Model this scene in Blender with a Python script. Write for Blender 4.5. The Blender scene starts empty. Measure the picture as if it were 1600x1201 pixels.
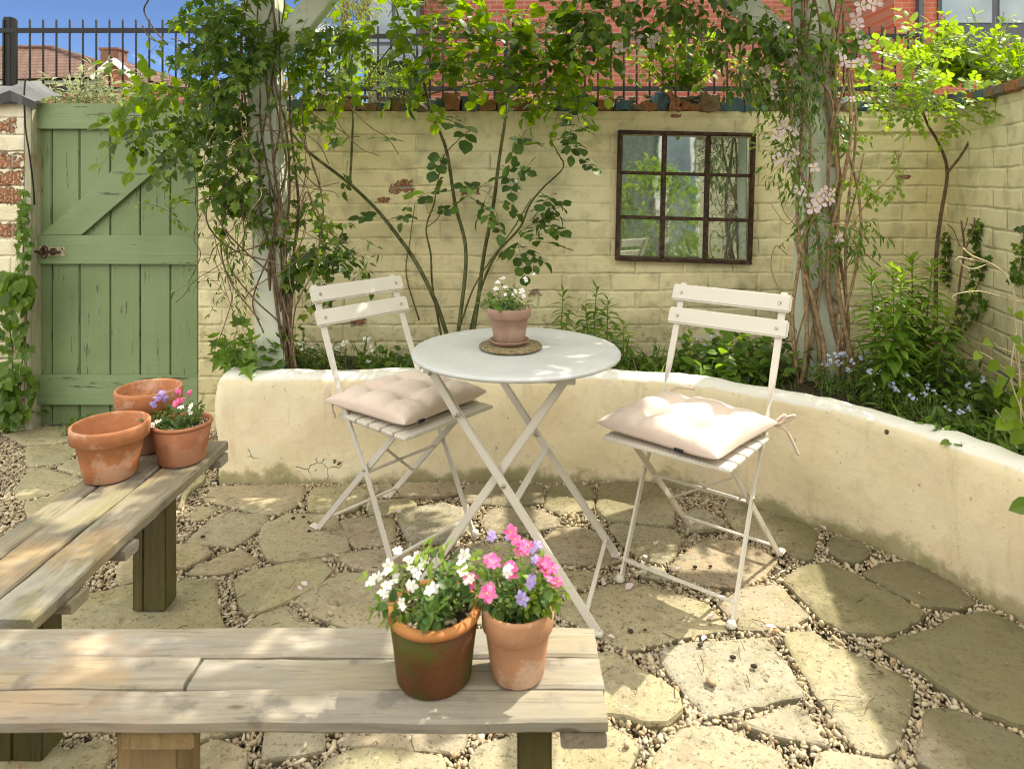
import bpy, bmesh, math, random
import numpy as np
from mathutils import Vector, Matrix, noise
random.seed(7); RNG = np.random.default_rng(11)
R = math.radians
F, HY, CH = 1067.0, 282.0, 1.2          # focal length and horizon in photo pixels, lens height in metres
def P(px, py, D): return Vector(((px-800)/F*D, D, CH-(py-HY)/F*D))
def G(px, py, z=0.0):
    D = (CH-z)*F/(py-HY); return Vector(((px-800)/F*D, D, z))
COL = bpy.context.scene.collection
def U(a, b): return random.uniform(a, b)
def V(*a): return Vector(a)
def rv(): return Vector((random.gauss(0,1), random.gauss(0,1), random.gauss(0,1))).normalized()

# ------------------------------------------------------------------ objects
def tag(o, label=None, cat=None, group=None, kind=None):
    if label: o['label'] = label
    if cat: o['category'] = cat
    if group: o['group'] = group
    if kind: o['kind'] = kind
    return o
def empty(name, loc, label, cat, group=None, rz=0):
    o = bpy.data.objects.new(name, None); COL.objects.link(o); o.empty_display_size = .1
    o.location = loc; o.rotation_euler = (0,0,rz); return tag(o, label, cat, group)
def link(name, me, parent=None, mat=None, smooth=None):
    o = bpy.data.objects.new(name, me); COL.objects.link(o)
    if mat is not None:
        for m in (mat if isinstance(mat,(list,tuple)) else [mat]): me.materials.append(m)
    if parent is not None:
        o.parent = parent
        o.matrix_parent_inverse = Matrix.Identity(4)
        M = Matrix.LocRotScale(parent.location, parent.rotation_euler, parent.scale)
        q = parent
        while q.parent: q = q.parent; M = Matrix.LocRotScale(q.location, q.rotation_euler, q.scale) @ M
        me.transform(M.inverted())
    return o
class MB:                                # collects shapes in world space; build() links them as ONE mesh object
    def __init__(s): s.v=[]; s.f=[]; s.sm=[]
    def add(s, vs, fs, smooth=False):
        k=len(s.v); s.v += [tuple(v) for v in vs]; s.f += [tuple(i+k for i in f) for f in fs]; s.sm += [smooth]*len(fs); return s
    def box(s, c, size, rot=None, bev=0.0):
        bm=bmesh.new(); bmesh.ops.create_cube(bm, size=1.0)
        bmesh.ops.scale(bm, vec=Vector(size), verts=bm.verts)
        if bev>0: bmesh.ops.bevel(bm, geom=bm.edges[:], offset=bev, segments=2, affect='EDGES', clamp_overlap=True)
        M=Matrix.Translation(Vector(c)) @ ((rot.to_4x4()) if rot is not None else Matrix.Identity(4))
        bmesh.ops.transform(bm, matrix=M, verts=bm.verts); return s.frombm(bm)
    def frombm(s, bm, smooth=False):
        bm.verts.index_update()
        s.add([v.co for v in bm.verts], [[v.index for v in f.verts] for f in bm.faces], smooth); bm.free(); return s
    def bar(s, a, b, w, t, up=(0,0,1), bev=.0015, ext=0.0):   # flat bar from a to b; w measured along 'up x axis'
        a=Vector(a); b=Vector(b); d=(b-a); L=d.length; d.normalize(); upv=Vector(up)
        n=(upv-d*upv.dot(d)).normalized(); sd=d.cross(n)
        rot=Matrix((d,sd,n)).transposed()
        return s.box((a+b)/2, (L+2*ext, w, t), rot, bev)
    def tube(s, pts, rad, seg=6, cap=True):
        pts=[Vector(p) for p in pts]; n=len(pts)
        if n<2: return s
        rr=rad if isinstance(rad,(list,tuple)) else [rad]*n
        t0=(pts[1]-pts[0]).normalized(); ref=Vector((0,0,1)) if abs(t0.z)<.9 else Vector((1,0,0))
        u=(ref-t0*ref.dot(t0)).normalized(); vs=[]; fs=[]
        for i in range(n):
            t=(pts[min(i+1,n-1)]-pts[max(i-1,0)]); 
            if t.length<1e-9: t=t0
            t.normalize(); u=(u-t*u.dot(t))
            if u.length<1e-6: u=t.orthogonal()
            u.normalize(); w=t.cross(u)
            for k in range(seg):
                a=2*math.pi*k/seg; vs.append(pts[i]+(u*math.cos(a)+w*math.sin(a))*rr[i])
        for i in range(n-1):
            for k in range(seg):
                k2=(k+1)%seg; fs.append((i*seg+k,i*seg+k2,(i+1)*seg+k2,(i+1)*seg+k))
        if cap: fs.append(tuple(range(seg-1,-1,-1))); fs.append(tuple((n-1)*seg+k for k in range(seg)))
        return s.add(vs,fs,True)
    def lathe(s, c, prof, seg=40, closed=False, wob=0.0, seed=0):
        c=Vector(c); vs=[]; fs=[]; n=len(prof)
        for k in range(seg):
            a=2*math.pi*k/seg
            w=1+wob*noise.noise(Vector((math.cos(a)*1.3+seed,math.sin(a)*1.3,seed*.7)))
            for r,z in prof: vs.append((c.x+r*w*math.cos(a), c.y+r*w*math.sin(a), c.z+z))
        for k in range(seg):
            k2=(k+1)%seg
            for i in range(n-1): fs.append((k*n+i,k2*n+i,k2*n+i+1,k*n+i+1))
        return s.add(vs,fs,True)
    def disc(s, c, r, z, seg=32, up=True):
        vs=[(c[0]+r*math.cos(2*math.pi*k/seg), c[1]+r*math.sin(2*math.pi*k/seg), z) for k in range(seg)]
        return s.add(vs,[tuple(range(seg)) if up else tuple(range(seg-1,-1,-1))])
    def poly(s, pts, th, n=(0,0,1)):     # flat polygon with thickness th along n
        n=Vector(n)*th; k=len(pts); a=[Vector(p) for p in pts]; b=[p+n for p in a]
        fs=[tuple(range(k-1,-1,-1)), tuple(range(k,2*k))]+[(i,(i+1)%k,(i+1)%k+k,i+k) for i in range(k)]
        return s.add(a+b,fs)
    def ball(s, c, r, sub=2, sc=(1,1,1)):
        bm=bmesh.new(); bmesh.ops.create_icosphere(bm, subdivisions=sub, radius=r)
        bmesh.ops.scale(bm, vec=Vector(sc), verts=bm.verts); bmesh.ops.translate(bm, vec=Vector(c), verts=bm.verts)
        return s.frombm(bm, True)
    def build(s, name, mat, parent=None):
        me=bpy.data.meshes.new(name); me.from_pydata(s.v,[],s.f); me.update()
        if s.f: me.polygons.foreach_set('use_smooth', s.sm)
        return link(name, me, parent, mat)
def npmesh(name, v, f, mat, parent=None, smooth=True):   # v (n,3) float, f list of equal-length int arrays
    me=bpy.data.meshes.new(name); v=np.asarray(v,np.float32); f=np.asarray(f,np.int32); k=f.shape[1]
    me.vertices.add(len(v)); me.vertices.foreach_set('co', v.ravel())
    me.loops.add(f.size); me.loops.foreach_set('vertex_index', f.ravel())
    me.polygons.add(len(f)); me.polygons.foreach_set('loop_start', np.arange(0,f.size,k,dtype=np.int32))
    me.polygons.foreach_set('use_smooth', np.full(len(f), smooth)); me.update(calc_edges=True)
    return link(name, me, parent, mat)
def spline(pts, n=8):                     # Catmull-Rom through points
    pts=[Vector(p) for p in pts]; q=[pts[0]*2-pts[1]]+pts+[pts[-1]*2-pts[-2]]; out=[]
    for i in range(1,len(q)-2):
        for k in range(n):
            t=k/n; a,b,c,d=q[i-1],q[i],q[i+1],q[i+2]
            out.append(.5*((2*b)+(c-a)*t+(2*a-5*b+4*c-d)*t*t+(3*b-a-3*c+d)*t**3))
    out.append(pts[-1]); return out
def taper(n, a, b): return [a+(b-a)*i/max(n-1,1) for i in range(n)]

# ------------------------------------------------------------------ materials
def srgb(r,g,b):
    f=lambda c: (c/255/12.92) if c<=10 else ((c/255+.055)/1.055)**2.4
    return (f(r),f(g),f(b),1)
class NT:
    def __init__(s, name):
        s.m=bpy.data.materials.new(name); s.m.use_nodes=True; s.t=s.m.node_tree; s.t.nodes.clear()
        s.out=s.n('ShaderNodeOutputMaterial'); s.obj=None
    def n(s, typ, ins=None, **kw):
        x=s.t.nodes.new(typ)
        for k,v in kw.items(): setattr(x,k,v)
        for k,v in (ins or {}).items():
            if isinstance(v, bpy.types.NodeSocket): s.t.links.new(v, x.inputs[k])
            else: x.inputs[k].default_value=v
        return x
    def co(s): 
        if s.obj is None: s.obj=s.n('ShaderNodeTexCoord').outputs['Object']
        return s.obj
    def noise(s, scale, detail=4, rough=.55, vec=None, dist=0.0):
        return s.n('ShaderNodeTexNoise', {'Vector':vec or s.co(),'Scale':scale,'Detail':detail,'Roughness':rough,'Distortion':dist}).outputs['Fac']
    def mapping(s, scale=(1,1,1), loc=(0,0,0), rot=(0,0,0), vec=None):
        return s.n('ShaderNodeMapping', {'Vector':vec or s.co(),'Location':loc,'Rotation':rot,'Scale':scale}).outputs[0]
    def ramp(s, fac, stops, interp='LINEAR'):
        r=s.n('ShaderNodeValToRGB',{'Fac':fac}); e=r.color_ramp; e.interpolation=interp
        while len(e.elements)<len(stops): e.elements.new(.5)
        for el,(p,c) in zip(e.elements,stops): el.position=p; el.color=c if len(c)==4 else (*c,1)
        return r.outputs['Color']
    def mask(s, fac, a, b): return s.n('ShaderNodeMapRange',{'Value':fac,'From Min':a,'From Max':b},interpolation_type='SMOOTHSTEP').outputs[0]
    def mix(s, fac, a, b, mode='MIX'):
        x=s.n('ShaderNodeMix',data_type='RGBA',blend_type=mode)
        for i,v in ((0,fac),(6,a),(7,b)):
            if isinstance(v,bpy.types.NodeSocket): s.t.links.new(v,x.inputs[i])
            else: x.inputs[i].default_value=v if i==0 or len(v)==4 else (*v,1)
        return x.outputs[2]
    def math(s, op, a, b=0.0, clamp=False):
        x=s.n('ShaderNodeMath',operation=op); x.use_clamp=clamp
        for i,v in ((0,a),(1,b)):
            if isinstance(v,bpy.types.NodeSocket): s.t.links.new(v,x.inputs[i])
            else: x.inputs[i].default_value=v
        return x.outputs[0]
    def vmath(s, op, a, b=(0,0,0)):
        x=s.n('ShaderNodeVectorMath',operation=op)
        for i,v in ((0,a),(1,b)):
            if isinstance(v,bpy.types.NodeSocket): s.t.links.new(v,x.inputs[i])
            else: x.inputs[i].default_value=v
        return x.outputs['Vector'] if op not in ('LENGTH','DISTANCE','DOT_PRODUCT') else x.outputs['Value']
    def island(s): return s.n('ShaderNodeNewGeometry').outputs['Random Per Island']
    def xyz(s, vec=None): return s.n('ShaderNodeSeparateXYZ',{0:vec or s.co()}).outputs
    def bump(s, h, strength=.4, dist=.01, normal=None):
        ins={'Height':h,'Strength':strength,'Distance':dist}
        if normal is not None: ins['Normal']=normal
        return s.n('ShaderNodeBump',ins).outputs[0]
    def bsdf(s, col, rough=.6, normal=None, spec=.4, metal=0.0, sheen=0.0, **kw):
        ins={'Base Color':col if isinstance(col,bpy.types.NodeSocket) or len(col)==4 else (*col,1),'Roughness':rough,'Specular IOR Level':spec,'Metallic':metal,'Sheen Weight':sheen}
        ins.update(kw)
        if normal is not None: ins['Normal']=normal
        return s.n('ShaderNodeBsdfPrincipled',ins).outputs[0]
    def done(s, sh): s.t.links.new(sh,s.out.inputs[0]); return s.m

def leaf_mat(name, dark, light, back, trans=.45, rough=.42, hue=None):
    t=NT(name); i=t.island(); c=t.ramp(i,[(0,dark),(.6,light),(1,back)] if hue is None else [(0,dark),(.55,light),(.93,back),(1,hue)])

    tc=t.mix(.5,c,back); tc=t.n('ShaderNodeHueSaturation',{'Color':tc,'Saturation':1.15,'Value':1.7}).outputs[0]
    a=t.bsdf(c,rough,spec=.35); b=t.n('ShaderNodeBsdfTranslucent',{'Color':tc}).outputs[0]
    return t.done(t.n('ShaderNodeMixShader',{0:trans,1:a,2:b}).outputs[0])
def simple(name, col, rough=.5, metal=0.0, spec=.4, var=.12, scale=14, bump=.0, bscale=120):
    t=NT(name); n=t.noise(scale,5); c=t.mix(t.mask(n,.3,.7),[x*(1-var) for x in col[:3]],[min(1,x*(1+var)) for x in col[:3]])
    nm=t.bump(t.noise(bscale,4),bump,.002) if bump else None
    return t.done(t.bsdf(c,rough,nm,spec,metal))
def petal_mat(name, col, tip=None):
    t=NT(name); c=t.mix(t.island(),col,tip or [min(1,x*1.15) for x in col[:3]])
    return t.done(t.n('ShaderNodeMixShader',{0:.3,1:t.bsdf(c,.5,spec=.2),2:t.n('ShaderNodeBsdfTranslucent',{'Color':c}).outputs[0]}).outputs[0])

def brick_wall_mat(name, paint, paint2, patches=(), peel=(.66,.70), axis='x', row=.0835, width=.235, red=(.30,.115,.06), bumps=.72, grime=(.30,.27,.16)):
    # painted brickwork: courses run along the object's own x (or y) axis
    t=NT(name); x,y,z=t.xyz(); u=x if axis=='x' else y
    vec=t.n('ShaderNodeCombineXYZ',{0:u,1:z,2:0.0}).outputs[0]
    d=t.n('ShaderNodeTexNoise',{'Vector':vec,'Scale':3.0,'Detail':3.0}).outputs['Color']
    d=t.vmath('MULTIPLY',t.vmath('SUBTRACT',d,(.5,.5,.5)),(.022,.022,0)); v2=t.vmath('ADD',vec,d)
    d2=t.n('ShaderNodeTexNoise',{'Vector':vec,'Scale':26.0,'Detail':3.0}).outputs['Color']
    v2=t.vmath('ADD',v2,t.vmath('MULTIPLY',t.vmath('SUBTRACT',d2,(.5,.5,.5)),(.008,.008,0)))
    def bk(ms,sm,c1=(.2,.2,.2,1),c2=(.8,.8,.8,1)):
        return t.n('ShaderNodeTexBrick',{'Vector':v2,'Scale':1.0,'Mortar Size':ms,'Mortar Smooth':sm,'Brick Width':width,'Row Height':row,'Color1':c1,'Color2':c2,'Mortar':(0,0,0,1),'Bias':0.0})
    b=bk(.011,1.0); joint=b.outputs['Fac']; per=b.outputs['Color']
    joint=t.math('MULTIPLY',joint,t.math('ADD',.25,t.math('MULTIPLY',t.mask(t.noise(3.3,5,vec=vec),.36,.62),.85)))
    big=t.noise(1.3,4,vec=vec); mid=t.noise(9,5,vec=vec); fine=t.noise(70,5,vec=vec)
    c=t.mix(t.mask(big,.3,.7),paint,paint2); c=t.mix(t.math('MULTIPLY',t.mask(mid,.48,.66),.38),c,grime); c=t.mix(t.math('MULTIPLY',t.mask(t.noise(45,7,.72,vec=vec),.57,.66),.35),c,(.42,.36,.22)); c=t.mix(t.math('MULTIPLY',t.mask(t.noise(2.1,6,.65,vec=t.mapping((1,.45,1),vec=vec)),.5,.68),.3),c,(.50,.50,.26)); c=t.mix(t.mask(t.noise(60,6,.75,vec=t.mapping((1,1,1),(7,3,1),vec=vec)),.675,.70),c,(.10,.075,.05))
    c=t.mix(t.math('MULTIPLY',t.math('SUBTRACT',t.xyz(per)[0],.2),.10),c,[k*.72 for k in paint[:3]])
    # dirt lying along some joints, cracks
    jd=t.math('MULTIPLY',t.mask(joint,.55,.95),t.mask(t.noise(2.6,4,vec=vec),.5,.68)); c=t.mix(t.math('MULTIPLY',jd,.62),c,(.10,.08,.045))
    wear=t.n('ShaderNodeTexNoise',{'Vector':vec,'Scale':17.0,'Detail':9.0,'Roughness':.72}).outputs['Fac']
    reg=t.noise(1.7,3,vec=vec); pe=t.math('ADD',wear,t.math('MULTIPLY',t.math('SUBTRACT',reg,.5),.45)); pm=t.mask(pe,peel[0],peel[1])
    for (px,pz,rx,rz) in patches:
        q=t.vmath('MULTIPLY',t.vmath('SUBTRACT',vec,(px,pz,0)),(1/rx,1/rz,0))
        ax=t.n('ShaderNodeSeparateXYZ',{0:t.vmath('ABSOLUTE',q)}).outputs
        dd=t.math('MAXIMUM',ax[0],ax[1]); dd=t.math('ADD',dd,t.math('MULTIPLY',t.math('SUBTRACT',wear,.5),4.2))
        pm=t.math('MAXIMUM',pm,t.mask(dd,1.06,.96))
    rc=t.ramp(t.noise(30,4,vec=vec),[(.3,[k*.5 for k in red]),(.55,red),(.8,(red[0]*1.25,red[1]*1.6,red[2]*1.7))])
    rc=t.mix(t.mask(t.noise(80,5,.7,vec=vec),.52,.6),rc,(.55,.47,.3)); rc=t.mix(joint,rc,(.33,.3,.24)); lo=t.mask(t.math('ADD',z,t.math('MULTIPLY',t.math('SUBTRACT',t.noise(2.6,6,.65,vec=vec),.5),1.5)),.80,.45); c=t.mix(t.math('MULTIPLY',lo,.42),c,(.40,.36,.20)); c=t.mix(t.math('MULTIPLY',t.math('MULTIPLY',lo,t.mask(wear,.52,.60)),.5),c,(.20,.17,.09)); c=t.mix(pm,c,rc)
    h=t.math('SUBTRACT',t.math('MULTIPLY',mid,.9),t.math('MULTIPLY',joint,.5)); h=t.math('ADD',h,t.math('MULTIPLY',t.xyz(per)[0],.35)); h=t.math('ADD',h,t.math('MULTIPLY',fine,.16)); h=t.math('SUBTRACT',h,t.math('MULTIPLY',pm,.5))
    return t.done(t.bsdf(c,.72,t.bump(h,bumps,.011),.25))
def bare_brick_mat(name, c1, c2, mortar, axis='x', row=.075, width=.225):
    t=NT(name); x,y,z=t.xyz(); u=x if axis=='x' else y
    vec=t.n('ShaderNodeCombineXYZ',{0:u,1:z,2:0.0}).outputs[0]
    b=t.n('ShaderNodeTexBrick',{'Vector':vec,'Scale':1.0,'Mortar Size':.006,'Mortar Smooth':.2,'Brick Width':width,'Row Height':row,'Color1':(*c1,1),'Color2':(*c2,1),'Mortar':(*mortar,1)})
    c=t.mix(t.math('MULTIPLY',t.noise(1.2,4),.35),b.outputs['Color'],[k*.6 for k in c1])
    return t.done(t.bsdf(c,.8,t.bump(b.outputs['Fac'],-.5,.006),.2))
def wood_mat(name, axis, pale, dark, green, gamt=.35, stain=.5, bleach=.5):
    t=NT(name); i=t.island(); off=t.n('ShaderNodeCombineXYZ',{0:t.math('MULTIPLY',i,17.0),1:t.math('MULTIPLY',i,31.0),2:t.math('MULTIPLY',i,9.0)}).outputs[0]
    p=t.vmath('ADD',t.co(),off); lo=.07
    sc={'x':(lo,1,1),'y':(1,lo,1),'z':(1,1,lo)}[axis]
    g=t.noise(95,6,.62,vec=t.mapping(sc,vec=p),dist=.3); g2=t.noise(16,5,.6,vec=t.mapping(sc,vec=p),dist=1.2)
    blot=t.noise(5.0,5,.6,vec=t.mapping({'x':(.5,1,1),'y':(1,.5,1),'z':(1,1,.5)}[axis],vec=p)); blot2=t.noise(11,6,.65,vec=p)
    c=t.mix(t.mask(g,.2,.8),dark,pale); c=t.mix(t.math('MULTIPLY',t.mask(g2,.4,.75),.35),c,[k*.62 for k in pale[:3]])
    c=t.mix(t.math('MULTIPLY',t.mask(blot,.46,.7),gamt),c,green)
    c=t.mix(t.math('MULTIPLY',t.mask(blot2,.54,.66),stain),c,(.10,.095,.085)); c=t.mix(t.math('MULTIPLY',t.mask(t.noise(7,7,.7,vec=t.mapping({'x':(.4,1,1),'y':(1,.4,1),'z':(1,1,.4)}[axis],vec=p)),.52,.66),bleach),c,(.42,.40,.36)); c=t.mix(t.math('MULTIPLY',t.mask(t.noise(4.5,5,.65,vec=t.mapping({'x':(.5,1,1),'y':(1,.5,1),'z':(1,1,.5)}[axis],(5,1,3),vec=p)),.54,.66),bleach*.9),c,(.40,.25,.12)); c=t.mix(t.math('MULTIPLY',t.mask(t.noise(7,6,.65,vec=t.mapping({'x':(.35,1,1),'y':(1,.35,1),'z':(1,1,.35)}[axis],(1,7,3),vec=p)),.50,.62),bleach*.9),c,(.20,.19,.175)); c=t.mix(t.math('MULTIPLY',t.mask(t.noise(150,4,.6,vec=t.mapping(sc,(3,5,7),vec=p)),.58,.68),.4),c,[k*.35 for k in dark])
    k=t.n('ShaderNodeTexVoronoi',{'Vector':t.mapping({'x':(.35,1,1),'y':(1,.35,1),'z':(1,1,.35)}[axis],vec=p),'Scale':9.0,'Randomness':1.0}).outputs['Distance']
    c=t.mix(t.math('MULTIPLY',t.mask(k,.085,.05),.75),c,(.085,.055,.03))
    h=t.math('ADD',g,t.math('MULTIPLY',g2,.8))
    return t.done(t.bsdf(c,.75,t.bump(h,.55,.003),.25))

M={}
# cream painted wall, with the patches where the paint has come away in the photo (object space = world for the wall)
def wx(px,py,D=3.3): p=P(px,py,D); return p.x,p.z
pat=[]
for (px,py,rx,rz) in [(627,292,14,9),(598,313,11,4),(738,299,12,5),(836,456,8,5),(1058,181,8,3),(560,503,9,5),(1412,277,12,3)]:
    a,b=wx(px,py); pat.append((a-(310-800)/F*3.3,b,rx*3.3/F,rz*3.3/F))
CREAM=(.86,.75,.45); CREAM2=(.86,.79,.54)
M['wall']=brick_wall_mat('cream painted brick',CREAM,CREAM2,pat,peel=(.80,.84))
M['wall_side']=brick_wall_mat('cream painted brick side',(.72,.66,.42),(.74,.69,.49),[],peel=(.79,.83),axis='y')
M['pier']=brick_wall_mat('peeling pier brick',(.80,.76,.62),(.78,.70,.48),[(k,z,a,b) for k,z,a,b in (((4-800)/F*3.3+2.655,1.461,.055,.032),((10-800)/F*3.3+2.655,1.294,.075,.036),((14-800)/F*3.3+2.655,1.21,.075,.034),((6-800)/F*3.3+2.655,1.127,.07,.036),((8-800)/F*3.3+2.655,.96,.075,.034),((8-800)/F*3.3+2.655,.1,.1,.06))],peel=(.72,.75),bumps=1.2)
def render_mat():
    t=NT('cream render'); x,y,z=t.xyz(); n=t.noise(3.5,5); n2=t.noise(20,6,.62); f=t.noise(160,4)
    c=t.mix(t.mask(n,.3,.7),(.78,.67,.45),(.80,.71,.52)); c=t.mix(t.math('MULTIPLY',t.mask(n2,.48,.66),.24),c,(.55,.45,.28)); c=t.mix(t.math('MULTIPLY',t.mask(t.noise(2.4,6,.7,vec=t.mapping((1,1,.5))),.50,.66),.35),c,(.66,.56,.40)); c=t.mix(t.math('MULTIPLY',t.mask(t.noise(9,6,.7,vec=t.mapping((1.6,1.6,.25),(3,3,3))),.55,.68),.28),c,(.42,.37,.22))
    c=t.mix(t.math('MULTIPLY',t.mask(t.noise(6,5),.55,.7),.25),c,(.78,.55,.38))
    topm=t.mask(t.math('ADD',z,t.math('MULTIPLY',n2,.02)),.402,.412); c=t.mix(topm,c,(.80,.79,.73))
    hz=t.math('ADD',t.math('MULTIPLY',z,11.5),t.math('MULTIPLY',t.math('SUBTRACT',t.noise(7,6,.65),.5),3.0))
    c=t.mix(t.math('MULTIPLY',t.mask(hz,.6,.0),.7),c,t.mix(t.mask(t.noise(11,4),.4,.6),(.16,.165,.04),(.24,.21,.10)))
    c=t.mix(t.math('MULTIPLY',t.mask(t.noise(38,7,.72),.62,.68),.55),c,(.15,.13,.07))
    h=t.math('ADD',t.math('MULTIPLY',n2,.45),t.math('MULTIPLY',f,.07)); h=t.math('ADD',h,t.math('MULTIPLY',t.noise(8,4,.55),.9))
    vo=t.n('ShaderNodeTexVoronoi',{'Vector':t.vmath('ADD',t.co(),t.vmath('MULTIPLY',t.n('ShaderNodeTexNoise',{'Vector':t.co(),'Scale':16.0,'Detail':4.0}).outputs['Color'],(.07,.07,.07))),'Scale':9.0},feature='DISTANCE_TO_EDGE').outputs['Distance']
    crm=0.0
    for (px,py,rx,rz) in ((412,712,.07,.05),(512,733,.13,.045)):
        q=P(px,py,2.74); ln=t.vmath('LENGTH',t.vmath('MULTIPLY',t.vmath('SUBTRACT',t.co(),tuple(q)),(1/rx,2.5,1/rz))); ms=t.mask(t.math('ADD',ln,t.math('MULTIPLY',t.math('SUBTRACT',n2,.5),1.6)),1.05,.85); crm=t.math('MAXIMUM',crm,ms)
    ck=t.math('MULTIPLY',crm,t.math('MULTIPLY',t.mask(vo,.016,.004),t.mask(t.noise(11,3),.42,.55))); c=t.mix(t.math('MULTIPLY',crm,.4),c,(.74,.70,.52)); c=t.mix(ck,c,(.10,.08,.045)); h=t.math('SUBTRACT',h,t.math('MULTIPLY',ck,1.5))
    return t.done(t.bsdf(c,.8,t.bump(h,.55,.012),.2))
M['render']=render_mat()
def stone_mat():
    t=NT('sandstone slab'); i=t.island(); a=t.noise(4,6,.6); b=t.noise(24,6,.65); f=t.noise(190,4,.7)
    base=t.ramp(i,[(0,(.36,.315,.19)),(.35,(.395,.34,.22)),(.6,(.37,.32,.22)),(.8,(.39,.30,.21)),(1,(.335,.315,.25))])
    c=t.mix(t.math('MULTIPLY',t.mask(b,.42,.64),.5),base,(.42,.365,.25)); c=t.mix(t.math('MULTIPLY',t.mask(a,.48,.64),.5),c,(.245,.23,.11))
    c=t.mix(t.math('MULTIPLY',t.mask(t.noise(9,7,.72),.50,.62),.6),c,(.25,.215,.155)); c=t.mix(t.math('MULTIPLY',t.mask(t.noise(2.2,6,.7,vec=t.mapping(loc=(9,2,0))),.5,.62),.5),c,(.33,.31,.24))
    c=t.mix(t.math('MULTIPLY',t.mask(t.noise(85,6,.75),.56,.62),.8),c,(.085,.07,.04)); c=t.mix(t.math('MULTIPLY',t.mask(t.noise(38,7,.78),.56,.61),.55),c,(.13,.115,.06)); c=t.mix(t.math('MULTIPLY',t.mask(t.noise(55,6,.75,vec=t.mapping(loc=(3,1,2))),.58,.66),.5),c,(.64,.57,.41))
    x,y,z=t.xyz(); dk=t.mask(t.math('ADD',x,t.math('MULTIPLY',t.noise(5,6,.65),.5)),1.02,1.22)   # algae tint on slabs by the planter, deeper shade put into the colour
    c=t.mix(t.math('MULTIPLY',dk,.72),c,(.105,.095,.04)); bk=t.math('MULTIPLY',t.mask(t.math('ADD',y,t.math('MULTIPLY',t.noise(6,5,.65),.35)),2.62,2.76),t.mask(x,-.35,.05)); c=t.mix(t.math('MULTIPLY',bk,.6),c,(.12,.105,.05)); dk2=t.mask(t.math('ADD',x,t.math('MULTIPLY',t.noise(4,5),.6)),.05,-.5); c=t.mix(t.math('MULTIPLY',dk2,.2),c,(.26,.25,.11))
    c=t.mix(t.math('MULTIPLY',t.mask(t.math('ADD',z,t.math('MULTIPLY',t.noise(40,3),.006)),-.002,-.010),.7),c,(.10,.08,.045))
    h=t.math('ADD',t.math('MULTIPLY',a,.9),t.math('MULTIPLY',b,.7)); h=t.math('ADD',h,t.math('MULTIPLY',f,.2))
    return t.done(t.bsdf(c,.8,t.bump(h,.8,.012),.25))
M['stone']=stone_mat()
def pebble_mat():
    t=NT('pebble'); i=t.island(); c=t.ramp(i,[(0,(.64,.56,.40)),(.25,(.52,.42,.26)),(.42,(.70,.64,.51)),(.6,(.46,.34,.19)),(.74,(.56,.49,.37)),(.88,(.32,.27,.2)),(.96,(.5,.3,.16)),(1,(.2,.19,.18))])
    c=t.mix(t.math('ADD',.18,t.math('MULTIPLY',t.noise(150,3),.35)),c,(.26,.215,.14)); return t.done(t.bsdf(c,.6,spec=.35))
M['pebble']=pebble_mat()
M['soil']=simple('soil',(.05,.036,.022),.95,var=.5,scale=60,bump=.9,bscale=90)
M['grit']=simple('grit',(.10,.075,.045),.95,var=.45,scale=120,bump=.8,bscale=160)
M['back_ground']=simple('rough grass ground',(.09,.11,.04),.95,var=.4,scale=3)
def gate_mat():
    t=NT('sage green paint'); x,y,z=t.xyz(); g=t.noise(60,6,.6,vec=t.mapping((1,1,.05)),dist=.4); b=t.noise(4,4); i=t.island()
    c=t.mix(t.mask(b,.3,.7),(.20,.275,.135),(.235,.31,.165)); c=t.mix(t.math('MULTIPLY',t.mask(g,.5,.75),.3),c,(.30,.36,.22)); c=t.mix(t.math('MULTIPLY',i,.25),c,(.17,.25,.12))
    c=t.mix(t.math('MULTIPLY',t.mask(t.noise(40,6,.7,vec=t.mapping((1,1,.12))),.60,.645),.8),c,(.08,.085,.045))
    c=t.mix(t.math('MULTIPLY',t.mask(t.math('ADD',z,t.math('MULTIPLY',t.noise(6,5),.4)),.42,.12),.45),c,(.10,.12,.06))
    return t.done(t.bsdf(c,.55,t.bump(g,.4,.004),.35))
M['gate']=gate_mat()
def gate_h():
    t=NT('sage green ledge paint'); g=t.noise(60,6,.6,vec=t.mapping((.05,1,1)),dist=.4); b=t.noise(4,4)
    c=t.mix(t.mask(b,.3,.7),(.205,.285,.145),(.24,.32,.175)); c=t.mix(t.math('MULTIPLY',t.mask(g,.5,.75),.35),c,(.31,.37,.23))
    c=t.mix(t.math('MULTIPLY',t.mask(t.noise(26,6,.7,vec=t.mapping((.12,1,1))),.60,.64),.85),c,(.075,.08,.045))
    return t.done(t.bsdf(c,.55,t.bump(g,.45,.004),.35))
M['gate_h']=gate_h()
def post_mat():
    t=NT('pale sage post paint'); g=t.noise(50,6,.6,vec=t.mapping((1,1,.06)),dist=.3); b=t.noise(5,5)
    c=t.mix(t.mask(b,.3,.7),(.56,.61,.50),(.64,.67,.57)); c=t.mix(t.math('MULTIPLY',t.mask(g,.55,.75),.4),c,(.35,.39,.28)); c=t.mix(t.math('MULTIPLY',t.mask(t.noise(18,6,.7),.6,.7),.4),c,(.25,.29,.17))
    return t.done(t.bsdf(c,.6,t.bump(g,.3,.004),.3))
M['post']=post_mat()
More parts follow.
